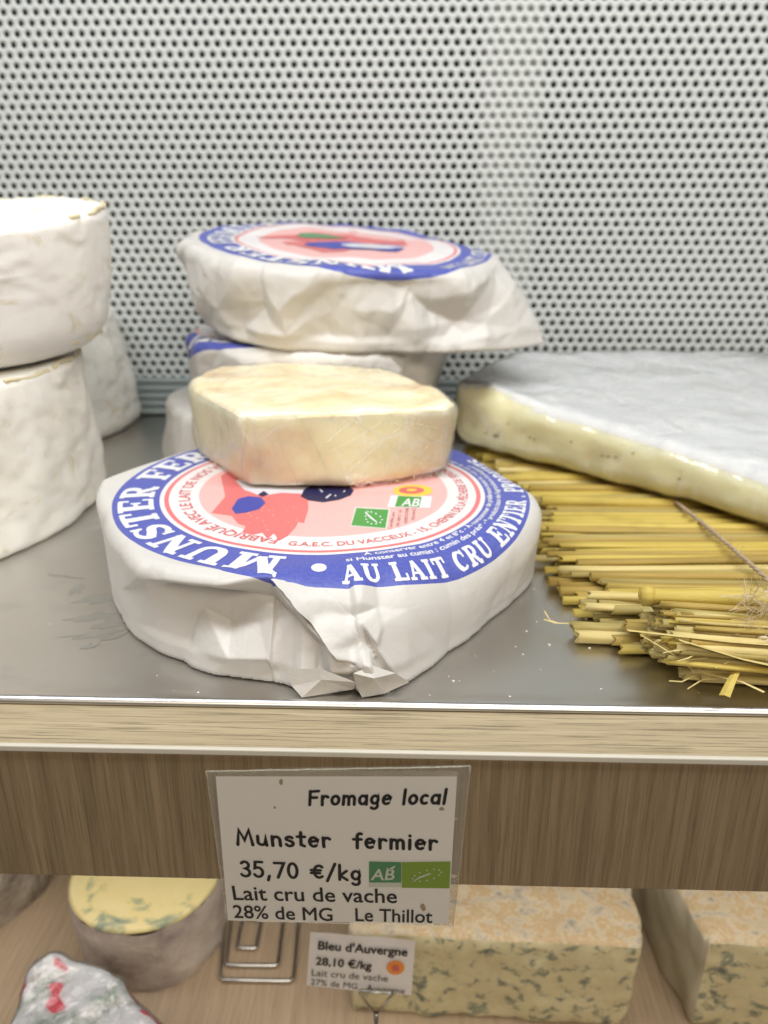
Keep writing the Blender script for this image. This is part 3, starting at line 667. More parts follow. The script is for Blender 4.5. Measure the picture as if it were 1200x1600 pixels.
def decal(name, polys, mat, lvl=0, tolist=True):
    Ts = []
    for p in polys:
        P = np.array([flat(*q) for q in p]) if tolist else np.array(p); Ts.append(tess(P))
    T = np.concatenate(Ts); T, _ = refine(T, .0035)
    o = tri_obj(name, Wf.pos_xy(T, .00006+lvl*.00004), MAT[mat], None); o.parent = root; return o
decal('map_print', [[(345, 745), (352, 776), (330, 801), (362, 806), (372, 818), (384, 822), (378, 832), (395, 836), (410, 833), (418, 843), (428, 834), (436, 846), (450, 838), (462, 824), (466, 816), (475, 818), (482, 795), (480, 768), (470, 755), (420, 740), (380, 733), (355, 738)]], 'ink_map_red')
rf = random.Random(4); fl_ = []
for k in range(26):
    x_, y_ = rf.uniform(385, 470), rf.uniform(790, 832); a_ = rf.uniform(0, 6); l_ = rf.uniform(2, 6)
    fl_.append([(x_, y_), (x_+l_*math.cos(a_), y_+.6*l_*math.sin(a_)), (x_+1.2*math.cos(a_+1.6), y_+1.2*math.sin(a_+1.6))])
decal('grass_print', [p if (p[1][0]-p[0][0])*(p[2][1]-p[0][1])-(p[1][1]-p[0][1])*(p[2][0]-p[0][0]) < 0 else p[::-1] for p in fl_], 'ink_pale', 1)
decal('cow_head_print', [[(368, 752), (382, 766), (408, 776), (440, 770), (480, 772), (500, 780), (505, 760), (440, 752), (390, 745)]], 'ink_grey', 1)
decal('cow_ear_print', [[(362, 795), (372, 780), (388, 776), (408, 778), (415, 786), (405, 796), (385, 801), (368, 803)]], 'ink_blue', 2)
decal('cow_muzzle_print', [[(470, 776), (482, 782), (505, 785), (530, 781), (548, 774), (553, 766), (540, 755), (490, 757), (475, 765)]], 'ink_navy', 2)
decal('eye_print', [[(403, 774), (410, 777), (420, 773), (412, 768)]], 'ink_navy', 3)
decal('muzzle_shine', [[(508, 778), (516, 772), (518, 773), (511, 779)], [(522, 776), (526, 775), (524, 773)], [(498, 764), (503, 770), (505, 768)], [(536, 770), (540, 768), (538, 766)]], 'ink_grey', 3)
# organic farming marks
decal('leaf_mark', [[(547, 824), (604, 828), (610, 795), (555, 792)]], 'ink_card_white', 1); decal('leaf_mark', [[(549, 822), (602, 826), (607, 797), (557, 794)]], 'ink_green', 2)
stars = []
for k in range(12):
    tt = k/12*2*PI; cx_, cy2 = 580+17*math.cos(tt)*(.75+.25*math.cos(tt)), 810+10*math.sin(tt+.3)
    stars.append([(cx_+1.6*math.cos(a), cy2+1.2*math.sin(a)) for a in np.arange(5)*2*PI/5])
stars.append([(571, 800), (580, 808), (590, 817), (589, 818), (578, 810), (570, 801)])
decal('star_print', stars, 'ink_white', 3)
decal('certified_mark', [[(605, 793), (672, 794), (675, 776), (611, 774)]], 'ink_white', 1); decal('certified_mark', [[(617, 792), (655, 793), (659, 777), (622, 775)]], 'ink_green', 2)
def letters(body, p0, p1, hpx, mat, lvl, italic=0, bold=.02):
    T = text_tris(body, 1.0, bold, italic); L = T[..., 0].max(); A = flat(*p0); B = flat(*p1)
    u_ = (B-A)/L; h_ = flat(p0[0], p0[1]-hpx)-A; h_ = np.array([-u_[1], u_[0]])/np.hypot(*u_)*np.hypot(*h_)/.7
    T2 = A+T[..., 0:1]*u_+T[..., 1:2]*h_
    T2, _ = refine(T2, .003); o = tri_obj('lettering', Wf.pos_xy(T2, .00006+lvl*.00004), MAT[mat], None); o.parent = root
letters('AB', (627, 791), (655, 792), 12, 'ink_white', 3, .2)
for i, s_ in enumerate(('Certifié par', 'FR BIO 10', 'AGRICULTURE', 'FRANCE')):
    letters(s_, (612+12*i, 828-5*i), (617+11*i, 800-3*i), 2.0, 'ink_dullred', 1)
decal('origin_seal', [[(645+31*math.cos(a)*1.0, 767+9.5*math.sin(a)) for a in np.arange(24)*2*PI/24]], 'ink_yellow', 1)
decal('origin_seal', [[(643+20*math.cos(a), 766.5+5.5*math.sin(a)) for a in np.arange(20)*2*PI/20]], 'ink_red', 2)
decal('origin_seal', [[(643+9*math.cos(a+.3), 766+2.2*math.sin(a+.3)) for a in np.arange(6)*2*PI/6]], 'ink_yellow', 3)

# ---- the stack of three behind
def stack_pack(name_label, loc, rot, top_r, base_r, zt, seed, labelled, tiltx=0, tilty=0, amp=.0035, bulge=(), group=None, off=(0, 0)):
    g = np.random.default_rng(seed); an = np.radians(np.arange(-180, 180, 24))
    tp = [(a, top_r*(1+.025*g.standard_normal())) for a in an]; bs = [(a, base_r*(1+.035*g.standard_normal())) for a in an]
    for a_deg, wd, ht_, hb in bulge:
        tp = [(a, r+ht_*math.exp(-((math.remainder(a-math.radians(a_deg), 2*PI))/math.radians(wd))**2)) for a, r in tp]
        bs = [(a, r+hb*math.exp(-((math.remainder(a-math.radians(a_deg), 2*PI))/math.radians(wd))**2)) for a, r in bs]
    def sh(L):
        P = np.array([(off[0]+r*math.cos(a), off[1]+r*math.sin(a)) for a, r in L]); return [polar(p) for p in P]
    W = Wrap(sh(tp), sh(bs), zt, 0, 0, seed, amp, .007, None, .0016, .62)
    r_ = thing('wrapped_cheese', name_label, 'cheese', (0, 0, 0))
    build_wrap(r_, W, MAT['label_paper' if labelled else 'plain_paper'], dmax=top_r+zt+.03, nf=420, nb=120, rows=(30, 90))
    r_.location = loc; r_.rotation_euler = (tiltx, tilty, rot)
    return r_, W
SX, SY = -.047, .540
k3, w3 = stack_pack('white paper wrapped cheese at the bottom of the stack of three by the perforated panel', (SX-.028, SY-.004, 0), .4, .086, .089, .042, 21, False, 0, 0, .0016)
k2, w2 = stack_pack('middle wrapped cheese of the stack, a blue label edge peeping out on its left', (SX-.027, SY+.014, .042), 0, .086, .084, .042, 33, True, 0, .01, .0032, off=(.014, -.016))
k1, w1 = stack_pack('white paper wrapped cheese on top of the stack, tilted, its round label blurred', (SX+.004, SY+.004, .0915), 0, .088, .083, .047, 44, True, math.radians(6.0), math.radians(4.0), .0066, bulge=((-14, 24, .020, .060), (-150, 22, .010, .004), (60, 25, .012, .0)), off=(-.008, -.006))
for kk, ww, sgn in ((k1, w1, 1), (k2, w2, 1)):
    T, Z, L = slab_text('MUNSTER FERMIER', .0160, .92, .07); arc_text(T, Z, L, .0712, math.radians(-60), math.radians(-228), True, ww, 'lettering', MAT['ink_white'], kk, maxL=.003, off=.0003)
    T, Z, L = slab_text('AU LAIT CRU ENTIER . PRODUITS', .0102, 1.02, .07); arc_text(T, Z, L, .0898, math.radians(-45), math.radians(75), False, ww, 'lettering', MAT['ink_white'], kk, maxL=.003, off=.0003)
def decal2(name, poly, mat, kk, ww, lvl=0):
    T, _ = refine(tess(np.array(poly)), .004); o = tri_obj(name, ww.pos_xy(T, .0003+lvl*.0002), MAT[mat], None); o.parent = kk
g = np.random.default_rng(5)
def rag(cx, cy, rx, ry, n=22, j=.22, s=1): gg = np.random.default_rng(s); return [(cx+rx*(1+j*gg.standard_normal())*math.cos(a), cy+ry*(1+j*gg.standard_normal())*math.sin(a)) for a in np.arange(n)*2*PI/n]
decal2('map_print', rag(-.006, .004, .042, .030), 'ink_map_red', k1, w1)
decal2('cow_head_print', rag(.006, -.012, .030, .014, 18, .15, 2), 'ink_blue', k1, w1, 1)
decal2('cow_muzzle_print', rag(.016, -.010, .018, .008, 16, .1, 3), 'ink_grey', k1, w1, 2)
decal2('meadow_print', rag(-.020, .018, .018, .008, 16, .15, 4), 'ink_ab', k1, w1, 2)

# ================================================================== CUT CHEESES (prisms)
def prism(topP, botP, bev, seg=4, sub=.004, namp=.0006, nsc=.03, seed=0, vert=True):
    """rounded block from two world-space outlines (same count); returns verts, faces with face-kind"""
    bm = bmesh.new(); n = len(topP)
    a = [bm.verts.new(tuple(p)) for p in topP]; b = [bm.verts.new(tuple(p)) for p in botP]
    bm.faces.new(a); bm.faces.new(b[::-1])
    for i in range(n): bm.faces.new((a[i], b[i], b[(i+1) % n], a[(i+1) % n]))
    bmesh.ops.recalc_face_normals(bm, faces=bm.faces)
    ge = [e for e in bm.edges if vert or abs(e.verts[0].co.z-e.verts[1].co.z) < .01]
    bmesh.ops.bevel(bm, geom=ge, offset=bev, segments=seg, profile=.5, affect='EDGES', clamp_overlap=True)
    for _ in range(9):
        es = [e for e in bm.edges if e.calc_length() > sub]
        if not es or len(bm.verts) > 60000: break
        bmesh.ops.subdivide_edges(bm, edges=es, cuts=1, use_grid_fill=True)
        bmesh.ops.triangulate(bm, faces=[f for f in bm.faces if len(f.verts) > 4])
    bm.normal_update()
    bmesh.ops.smooth_vert(bm, verts=bm.verts, factor=.5, use_axis_x=True, use_axis_y=True, use_axis_z=True)
    bm.normal_update()
    co = np.array([v.co[:] for v in bm.verts]); nn = np.array([v.normal[:] for v in bm.verts])
    co = co+nn*(namp*fbm(co[:, 0]/nsc, co[:, 1]/nsc, co[:, 2]/nsc, seed, 4))[:, None]
    bm.verts.index_update(); fs = [[v.index for v in f.verts] for f in bm.faces]; fn = np.array([f.normal[:] for f in bm.faces]); fc = np.array([f.calc_center_median()[:] for f in bm.faces]); bm.free()
    return co, nn, fs, fn, fc
def split(co, fs, mask):
    out = []
    for want in (True, False):
        F = [f for f, m_ in zip(fs, mask) if m_ == want]
        if not F: out.append((np.zeros((0, 3)), [])); continue
        ids = sorted({i for f in F for i in f}); mp = {i: k for k, i in enumerate(ids)}
        out.append((co[ids], [[mp[i] for i in f] for f in F]))
    return out
# munster wedge
zT, zB = .0765, .0410
topO = [PZ(x, y, zT) for x, y in [(371, 646), (460, 643), (545, 638), (630, 634), (700, 636), (714, 629), (692, 610), (652, 590), (600, 575), (530, 568), (460, 566), (390, 566), (340, 569), (313, 578), (297, 592), (300, 606)]]
botO = [PZ(x, y, zB) for x, y in [(387, 764), (460, 765), (545, 762), (630, 752), (692, 738), (702, 728), (692, 708), (655, 694), (600, 685), (530, 680), (460, 676), (390, 674), (345, 674), (322, 682), (306, 693), (308, 708)]]
co, nn, fs, fn, fc = prism(topO, botO, .0048, 5, .0028, .0011, .024, 5, vert=False)
wd = thing('cut_cheese', 'cut block of pale soft cheese in cling film resting on the labelled round cheese', 'cheese', (-.03, .38, .042))
mask = (fn[:, 2] > .45) | ((fn[:, 1] > .35) & (fn[:, 2] > -.3))
(a1, f1), (a2, f2) = split(co, fs, mask)
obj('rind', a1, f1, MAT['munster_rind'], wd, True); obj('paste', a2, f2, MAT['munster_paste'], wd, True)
fo = co+nn*(.0005+.0007*np.abs(facet(co[:, 0]/.016+co[:, 2]/.05, (co[:, 2]+co[:, 1])/.022, 15))+.0006*np.abs(facet(co[:, 0]/.007+co[:, 2]/.02, (co[:, 2]+co[:, 1])/.010, 16)))[:, None]
lowm = fo[:, 2] < .05
fo[:, 2] = np.maximum(fo[:, 2], .0424)
obj('cling_film', fo, fs, MAT['cling_film'], wd, True)
from mathutils.bvhtree import BVHTree
bv = BVHTree.FromPolygons([tuple(v) for v in fo], [tuple(f) for f in fs]); rc = random.Random(21); cre = []
def on_film(px, py):
    d = ray(px, py); h = bv.ray_cast(Vector(CAM), Vector(d).normalized()); return None if h[0] is None else np.array(h[0])+np.array(h[1])*.00012
for a, b in [((655, 640), (530, 752)), ((640, 632), (455, 740)), ((668, 650), (600, 745)), ((700, 660), (640, 735)), ((560, 650), (500, 700)), ((470, 655), (520, 757)), ((430, 660), (462, 755)), ((400, 655), (404, 756)), ((384, 650), (380, 745)), ((612, 640), (690, 700)), ((575, 690), (690, 725)), ((510, 640), (640, 700)), ((600, 660), (705, 668))]:
    pts = []
    for t in np.linspace(0, 1, 22):
        p = on_film(a[0]+(b[0]-a[0])*t+3*math.sin(t*5+a[0]), a[1]+(b[1]-a[1])*t+2*math.sin(t*7+b[1]))
        if p is not None: pts.append(p)
    if len(pts) > 5:
        k_ = len(pts); cre.append(tube_data(pts, .00004+.00016*np.sin(np.linspace(0, PI, k_))*np.array([rc.uniform(.5, 1) for _ in range(k_)]), 4, False))
v, f = merge(cre); tag(obj('film_crease', v, f, MAT['cling_film_gloss'], wd, True), kind='stuff')
# loose film ruffle along the lower front edge
rp = [(545, 762), (590, 757), (630, 751), (665, 742), (697, 728), (708, 700)]
vs = []; fcs = []
nU, nV = 90, 9
xs = np.interp(np.linspace(0, 1, nU), np.linspace(0, 1, len(rp)), [p[0] for p in rp]); ys = np.interp(np.linspace(0, 1, nU), np.linspace(0, 1, len(rp)), [p[1] for p in rp])
for i in range(nU):
    e = .0085*math.sin(PI*i/(nU-1))**.6
    for j in range(nV):
        t = j/(nV-1); b_ = PZ(xs[i], ys[i]-3, .0418+.004*(1-t))
        out = np.array([.25, -1, 0])*e*t
        wv = .0022*t*math.sin(i*.55+2*math.sin(i*.13))+.0010*t*math.sin(i*1.7+j)
        vs.append(b_+out+np.array([0, 0, max(wv, -.0004)+.0004]))
for i in range(nU-1):
    for j in range(nV-1): fcs.append((i*nV+j, i*nV+j+1, (i+1)*nV+j+1, (i+1)*nV+j))
obj('film_edge', vs, fcs, MAT['cling_film_gloss'], wd, True)

# big brie half on the straw mat
def zb(t): return .0150
bt = [(706, 590, .060), (760, 618, .0595), (850, 640, .0555), (950, 668, .052), (1060, 700, .048), (1200, 748, .0435), (1400, 812, .040)]
bb = [(712, 690, .0165), (770, 712, .0155), (860, 733, .015), (950, 755, .015), (1060, 786, .015), (1200, 828, .015), (1400, 900, .015)]
botO = [PZ(x, y, z) for x, y, z in bb]; bxp = to_px(np.array(botO))
topO = [PY(x, y, float(np.interp(x, bxp[:, 0], [p[1] for p in botO]))+.010) for x, y, z in bt]; print('brie top z', [round(float(p[2]), 4) for p in topO])
ext = [(.46, .42), (.48, .61), (.30, .622), (.15, .618), (.075, .600)]
topO += [np.array([x, y, z]) for (x, y), z in zip(ext, (.045, .052, .057, .0585, .0590))]
botO += [np.array([x, y, .015]) for x, y in ext]
co, nn, fs, fn, fc = prism(topO, botO, .0085, 5, .0040, .0012, .03, 9)
# sag: bulging paste
br = thing('brie', 'large cut white rinded brie with pale yellow side, lying on the straw mat', 'cheese', (.2, .5, .015))
frontish = (fc[:, 1] < .64)
rimz = np.interp(fc[:, 0], [p[0] for p in topO[:7]], [p[2] for p in topO[:7]])
mask = (fn[:, 2] > .70) & (fc[:, 2] > rimz-.0042+.0012*fbm(fc[:, 0]/.012, fc[:, 1]/.012, None, 4, 3))
mask |= (fn[:, 1] > .4) | (fn[:, 0] > .6)
(a1, f1), (a2, f2) = split(co, fs, mask)
obj('rind', a1, f1, MAT['brie_rind'], br, True)
# pits in the paste
pits = [(775, 680, .0018, .0035), (925, 722, .0060, .0060), (948, 712, .0025, .004), (962, 716, .0022, .0035), (740, 665, .0016, .003), (815, 680, .0025, .003), (880, 700, .0022, .0025), (1060, 745, .002, .002), (838, 697, .0045, .003), (905, 690, .002, .0025), (990, 735, .003, .002), (930, 740, .008, -.002)]
fp = a2.copy(); pxs = to_px(fp)
for px, py, rad, dep in pits:
    dz = (fp-CAM)@fw; rr_ = np.hypot((pxs[:, 0]-px), (pxs[:, 1]-py)*1.3)*dz/FPX
    fp[:, 1] += dep*np.exp(-(rr_/rad)**2)*(pxs[:, 0] > 0)
fp[:, 1] += 0
obj('paste', fp, f2, MAT['brie_paste'], br, True)
from mathutils.bvhtree import BVHTree
bvb = BVHTree.FromPolygons([tuple(v) for v in co], [tuple(f) for f in fs])
for px, py, s_, mt in ((775, 681, .0016, 'hole_dark'), (828, 683, .0012, 'hole_mid'), (950, 713, .0012, 'hole_mid'), (941, 712, .0010, 'hole_mid'), (760, 676, .0016, 'hole_mid'), (795, 662, .0010, 'hole_mid'), (835, 686, .0010, 'hole_mid'), (962, 714, .0011, 'hole_mid'), (990, 708, .0010, 'hole_mid'), (893, 690, .0009, 'hole_mid'), (1062, 748, .0010, 'hole_mid')):
    h = bvb.ray_cast(Vector(CAM), Vector(ray(px, py)).normalized())
    if h[0] is None: continue
    bm = bmesh.new(); bmesh.ops.create_icosphere(bm, subdivisions=1, radius=s_)
    for v in bm.verts: v.co = Vector((v.co.x*1.4+h[0].x, v.co.y*.35+h[0].y-.0001, v.co.z*.8+h[0].z))
    from_bm('paste_hole', bm, MAT[mt], br, True)
fo = co+nn*(.0007+.0011*np.abs(facet(co[:, 0]/.03+co[:, 2]/.02, co[:, 1]/.016-co[:, 0]/.05, 25)))[:, None]
obj('cling_film', fo, fs, MAT['cling_film_matt'], br, True)
# ================================================================== BLOOMY RIND WHEELS
def wheel(label, c, r, h, z, seed, tilt=(0, 0), mat='bloomy_rind', rtop=None, amp=.0035, rnd_=.010, lipz=True, name='white_cheese', sideamp=1.0, ttop=0.0, rb=None):
    rtop = rtop or r; rb = rb or rnd_
    nt, prof = 220, []
    for t in np.linspace(0, 1, 12)[:-1]: prof.append((t*(rtop-rnd_), h, 0))
    for a in np.linspace(0, PI/2, 9): prof.append((rtop-rnd_+rnd_*math.sin(a), h-rnd_+rnd_*math.cos(a), .4))
    for t in np.linspace(0, 1, 34)[1:-1]: prof.append((rtop+(r-rtop)*t+.0008*math.sin(PI*t), (h-rnd_)*(1-t)+rb*t, 1))
    for a in np.linspace(PI/2, PI, 7): prof.append((r-rb+rb*math.sin(a), rb+rb*math.cos(a), .6))
    prof.append((0.0, 0, 0)); prof = np.array(prof)
    th = np.arange(nt)*2*PI/nt
    R = prof[:, 0][:, None]*(1+.012*np.cos(2*th+seed)+.008*np.cos(3*th+2*seed)); Z = prof[:, 1][:, None]+0*th
    X = R*np.cos(th); Y = R*np.sin(th)
    n = fbm(X/.035+seed, Y/.035, Z/.035, seed, 4); wr = fbm(X/.02, Y/.02, Z/.012+2*n, seed+5, 3)
    amp_ = amp*(.35+.65*prof[:, 2][:, None])*sideamp
    s = 1+(amp_*(n+.5*(1-np.abs(wr)*2)))/np.maximum(R, .02)
    X = X*s; Y = Y*s; Z = Z+amp*.5*n*(Z > h*.5)+ttop*Y*np.clip(Z/h, 0, 1)**2
    V = np.stack([X, Y, np.maximum(Z, 0)], -1).reshape(-1, 3)
    RX = Matrix.Rotation(tilt[0], 3, 'X') @ Matrix.Rotation(tilt[1], 3, 'Y'); V = V@np.array(RX).T+np.array([c[0], c[1], z])
    m_ = len(prof); i, j = np.meshgrid(np.arange(m_-1), np.arange(nt), indexing='ij'); j2 = (j+1) % nt
    F = np.stack([i*nt+j, (i+1)*nt+j, (i+1)*nt+j2, i*nt+j2], -1).reshape(-1, 4)
    rt_ = thing(name, label, 'cheese', (c[0], c[1], z))
    obj('rind', V, F, MAT[mat], rt_, True)
    if lipz:
        G = V.reshape(m_, nt, 3)
        for row, zz_ in ((14, 0), (m_-5, 0)) if lipz == 2 else ((14, 0),):
            L = G[row]; seg = []
            gg = np.random.default_rng(seed); k = 0
            while k < nt:
                ln = int(gg.integers(4, 26))
                if gg.random() < .72:
                    idx = [(k+q_) % nt for q_ in range(ln)]
                    p = L[idx]+np.array([0, 0, 1])*(.0015*vn(np.arange(ln)*.4, np.zeros(ln), None, seed+row))[:, None]
                    cc = p-np.array([c[0], c[1], 0]); cc[:, 2] = 0; cc /= np.linalg.norm(cc, axis=1)[:, None]+1e-9
                    if ln > 2: seg.append(tube_data(p+cc*.0004, .0004+.0011*gg.random(ln), 6, True))
                k += ln+int(gg.integers(1, 5))
            v2, f2_ = merge(seg); tag(obj('rind_edge', v2, f2_, MAT['rind_edge'], rt_, True), kind='stuff')
    return rt_
wheel('thick crinkled white rinded cheese wheel on the tray at the left, under another wheel', (-.297, .410), .121, .084, 0, 11, rtop=.1190, rnd_=.005, amp=.0021, mat='bloomy_rind_warm')
wheel('tall smooth white rinded cheese wheel on top of the crinkled one at the left edge', (-.2425, .428), .081, .071, .0845, 4, (0.0, -.03), amp=.0011, rnd_=.0045, lipz=2, ttop=.105, rb=.024, rtop=.0875)
wheel('small greyish white cheese tucked behind the left pair of wheels, near the perforated panel', (-.292, .595), .083, .089, 0, 17, rtop=.070, amp=.0026, mat='bloomy_rind_warm')

# ================================================================== STRAW MAT
mat_t = thing('straw_mat', 'golden straw mat tied with brown twine, lying under the large brie', 'mat', (.2, .4, 0))
rs = random.Random(12)
def straw(p0, p1, r, mtl, bend=.001, node=None, split_=False, n=9, sleeve=True):
    p0 = np.array(p0, float); p1 = np.array(p1, float); k = 14
    t = np.linspace(0, 1, k); P = p0+(p1-p0)*t[:, None]
    P[:, 1] += bend*np.sin(t*PI*rs.uniform(.8, 2.2)+rs.uniform(0, 3)); P[:, 2] += abs(bend)*.35*np.sin(t*PI*2+rs.uniform(0, 6))
    ra = np.full(k, r)*(1+.05*np.sin(t*9+rs.uniform(0, 6)))
    if node is not None: ra = ra*(1+.22*np.exp(-((t-node)/.02)**2))
    v, f = tube_data(P, ra, n, False, rs.uniform(.5, 1.0))
    rot = rs.uniform(0, 6)
    if split_:
        for j in range(n): v[j] += (P[0]-P[1])/np.linalg.norm(P[0]-P[1])*rs.uniform(-.0015, .0012)
    # hollow end: inner ring pushed in
    d = (P[1]-P[0]); d /= np.linalg.norm(d); b = len(v)
    inner = P[0]+(v[:n]-P[0])*.62; inner2 = inner+d*.004
    v = np.concatenate([v, inner, inner2])
    for j in range(n):
        j2 = (j+1) % n; f.append((j2, j, b+j, b+j2)); f.append((b+j2, b+j, b+n+j, b+n+j2))
    f.append(tuple(b+n+j for j in range(n)))
    return obj('straw', v, f, MAT['straw_%d' % mtl], mat_t, True)
# main layer, running left to right
y = .268; 
while y < .60:
    r = rs.uniform(.0015, .0028)
    left = np.interp(y, [.26, .32, .40, .50, .6], [.082, .066, .066, .048, .04])+rs.uniform(-.007, .007)
    sl = -.012+rs.uniform(-.012, .012)
    zt_ = r+.0005+rs.uniform(0, .001)
    straw((left, y, zt_), (left+.36, y+sl*.9+.012, zt_+.002), r, rs.choice([0, 0, 3, 1, 2, 1]), rs.uniform(-.0018, .0018), rs.uniform(.05, .5) if rs.random() < .5 else None, rs.random() < .5)
    y += r*1.45
y = .272                        # second layer
while y < .585:
    r = rs.uniform(.0016, .0031)
    left = np.interp(y, [.26, .30, .33, .40, .50, .6], [.092, .078, .070, .072, .05, .045])+rs.uniform(-.006, .010)
    sl = rs.uniform(-.012, .012); zt_ = .0062+r+rs.uniform(0, .0015)
    straw((left, y, zt_), (left+.36, y+sl+.012, zt_), r, rs.choice([0, 0, 1, 3, 2]), rs.uniform(-.002, .002), rs.uniform(.03, .5) if rs.random() < .6 else None, rs.random() < .5)
    y += r*1.75
# front roll of cut stalks
ax0 = np.array([.0895, .2570, .0150]); axd = np.array([.150, -.018, .0]); 
for k in range(120):
    a = rs.uniform(0, 2*PI); q_ = math.sqrt(rs.random())*.0145
    off = np.array([0, q_*math.cos(a), q_*math.sin(a)*.92]); r = rs.uniform(.0013, .0025)
    st_ = rs.uniform(-.002, .006)+(.010 if (off[2] < -.004 and off[1] < 0) else 0)+.012*rs.random()**4
    p0 = ax0+off+np.array([st_, 0, 0]); p0[2] = max(p0[2], r+.0003)
    e = p0+axd+np.array([0, rs.uniform(-.004, .004), rs.uniform(-.002, .004)])
    e[2] = max(e[2], r+.0003)
    straw(p0, e, r, rs.choice([2, 2, 3, 2, 1, 0]), rs.uniform(-.0008, .0008), None, True, 7)
straw((.0850, .2625, .0290), (.135, .2580, .0300), .0032, 0, .0003, .10, False, 12)    # fat stalk with bead on the roll
bm = bmesh.new(); bmesh.ops.create_uvsphere(bm, u_segments=14, v_segments=10, radius=.0042)
for v in bm.verts: v.co = Vector((v.co.x*.8+.0876, v.co.y*.9+.2624, v.co.z*.85+.0291))
from_bm('straw_node', bm, MAT['straw_0'], mat_t, True)
straw((.0665, .283, .0045), (.20, .276, .006), .0030, 3, .001, None, True); straw((.067, .2765, .0035), (.20, .270, .005), .0026, 2, .001, None, True)
straw((.0725, .2885, .0095), (.22, .280, .011), .0024, 2, .0015, None, True)
straw((.0745, .2935, .0125), (.20, .283, .0150), .0024, 2, .001, None, True); straw((.086, .270, .0030), (.16, .262, .004), .0026, 3, .0006, None, True)
# flat split blades
def blade(pts, w_, mtl):
    P = np.array(pts, float); vs = []; fs_ = []
    for i, p in enumerate(P):
        t = P[min(i+1, len(P)-1)]-P[max(i-1, 0)]; t /= np.linalg.norm(t); s_ = np.cross(t, (0, .35, 1)); s_ /= np.linalg.norm(s_); ww = w_*(1-.35*i/(len(P)-1))
        vs += [p-s_*ww, p+np.array([0, 0, .0004]), p+s_*ww]
    for i in range(len(P)-1): fs_ += [(3*i, 3*i+1, 3*i+4, 3*i+3), (3*i+1, 3*i+2, 3*i+5, 3*i+4)]
    obj('straw', vs, fs_, MAT['straw_%d' % mtl], mat_t)
A3 = lambda px, py, y_: PY(px, py, y_)
blade([A3(1132, 1088, .232), A3(1140, 1070, .235), A3(1150, 1050, .240)], .0020, 0)
blade([A3(1195, 1082, .232), A3(1160, 1066, .238), A3(1100, 1052, .243), A3(1000, 992, .246)], .0009, 2)
blade([A3(1230, 1045, .236), A3(1160, 1030, .240), A3(1060, 1000, .243)], .0022, 2)
blade([A3(980, 985, .248), A3(1060, 994, .246), A3(1140, 1003, .243), A3(1230, 1010, .24)], .0014, 2)
blade([PZ(850, 968, .004), PZ(868, 974, .004), PZ(900, 975, .005)], .0005, 2); blade([PZ(851, 955, .006), PZ(860, 970, .004), PZ(872, 974, .004)], .0004, 2)
for k in range(7):            # splinters at the cut ends
    x = rs.uniform(1000, 1200); yv_ = rs.uniform(1000, 1080); p = A3(x, yv_, .2425); blade([p, p+np.array([rs.uniform(-.006, -.002), rs.uniform(-.003, 0), rs.uniform(-.002, .0015)]), p+np.array([rs.uniform(-.012, -.006), rs.uniform(-.004, 0), rs.uniform(-.003, .002)])], .0004, 2)
# twine
def strand(pts, r, twists, name='twine', mtl='twine', k=90, fuzz=60):
    P = np.array(pts, float); t = np.linspace(0, 1, len(P)); tt = np.linspace(0, 1, k)
    C_ = np.stack([np.interp(tt, t, P[:, i]) for i in range(3)], 1); 
    for _ in range(3): C_[1:-1] = (C_[:-2]+2*C_[1:-1]+C_[2:])/4
    parts = []
    T_ = np.gradient(C_, axis=0); T_ /= np.linalg.norm(T_, axis=1)[:, None]; a = np.cross(T_, (0, 0, 1.)); a /= np.linalg.norm(a, axis=1)[:, None]; b = np.cross(a, T_)
    for ph in (0, PI):
        w_ = 2*PI*twists*tt+ph; parts.append(tube_data(C_+r*.5*(np.cos(w_)[:, None]*a+np.sin(w_)[:, None]*b), r*.62, 7))
    for _ in range(fuzz):
        i = rs.randrange(k); p = C_[i]; q1 = p+np.array([rs.gauss(0, 1), rs.gauss(0, 1), abs(rs.gauss(0, 1))])*r*1.6; q2 = q1+np.array([rs.gauss(0, 1), rs.gauss(0, 1), rs.gauss(0, .6)])*r*1.6
        parts.append(tube_data([p, q1, q2], [.00009, .00007, .00004], 3, False))
    v, f = merge(parts); return obj(name, v, f, MAT[mtl], mat_t, True)
strand([PZ(1050, 780, .012), PZ(1075, 800, .0135), PZ(1110, 828, .0145), PZ(1150, 862, .0150), PZ(1185, 893, .0155), PZ(1260, 960, .014)], .0011, 16)
strand([PZ(1215, 905, .02), A3(1190, 938, .268), A3(1178, 962, .256), A3(1185, 992, .245), A3(1230, 1020, .240)], .0013, 9, mtl='raffia', fuzz=150)
strand([A3(1010, 935, .283), A3(1080, 936, .277), A3(1140, 942, .270), A3(1190, 955, .262), A3(1260, 962, .26)], .0008, 7, mtl='raffia', fuzz=200)
pr = []
for k in range(150):           # frayed fibres of the knot
    p = A3(rs.uniform(1165, 1215), rs.uniform(925, 1005), .252+rs.uniform(-.006, .006)); P = [p]
    d = np.array([rs.gauss(-.4, .8), rs.gauss(-.2, .6), rs.gauss(0, .8)])
    for q_ in range(5): d = d+np.array([rs.gauss(0, .5), rs.gauss(0, .5), rs.gauss(0, .5)]); P.append(P[-1]+d/np.linalg.norm(d)*.0022)
    pr.append(tube_data(P, .00010, 3, False))
v, f = merge(pr); tag(obj('frayed_fibre', v, f, MAT['raffia'], mat_t, True), kind='stuff')

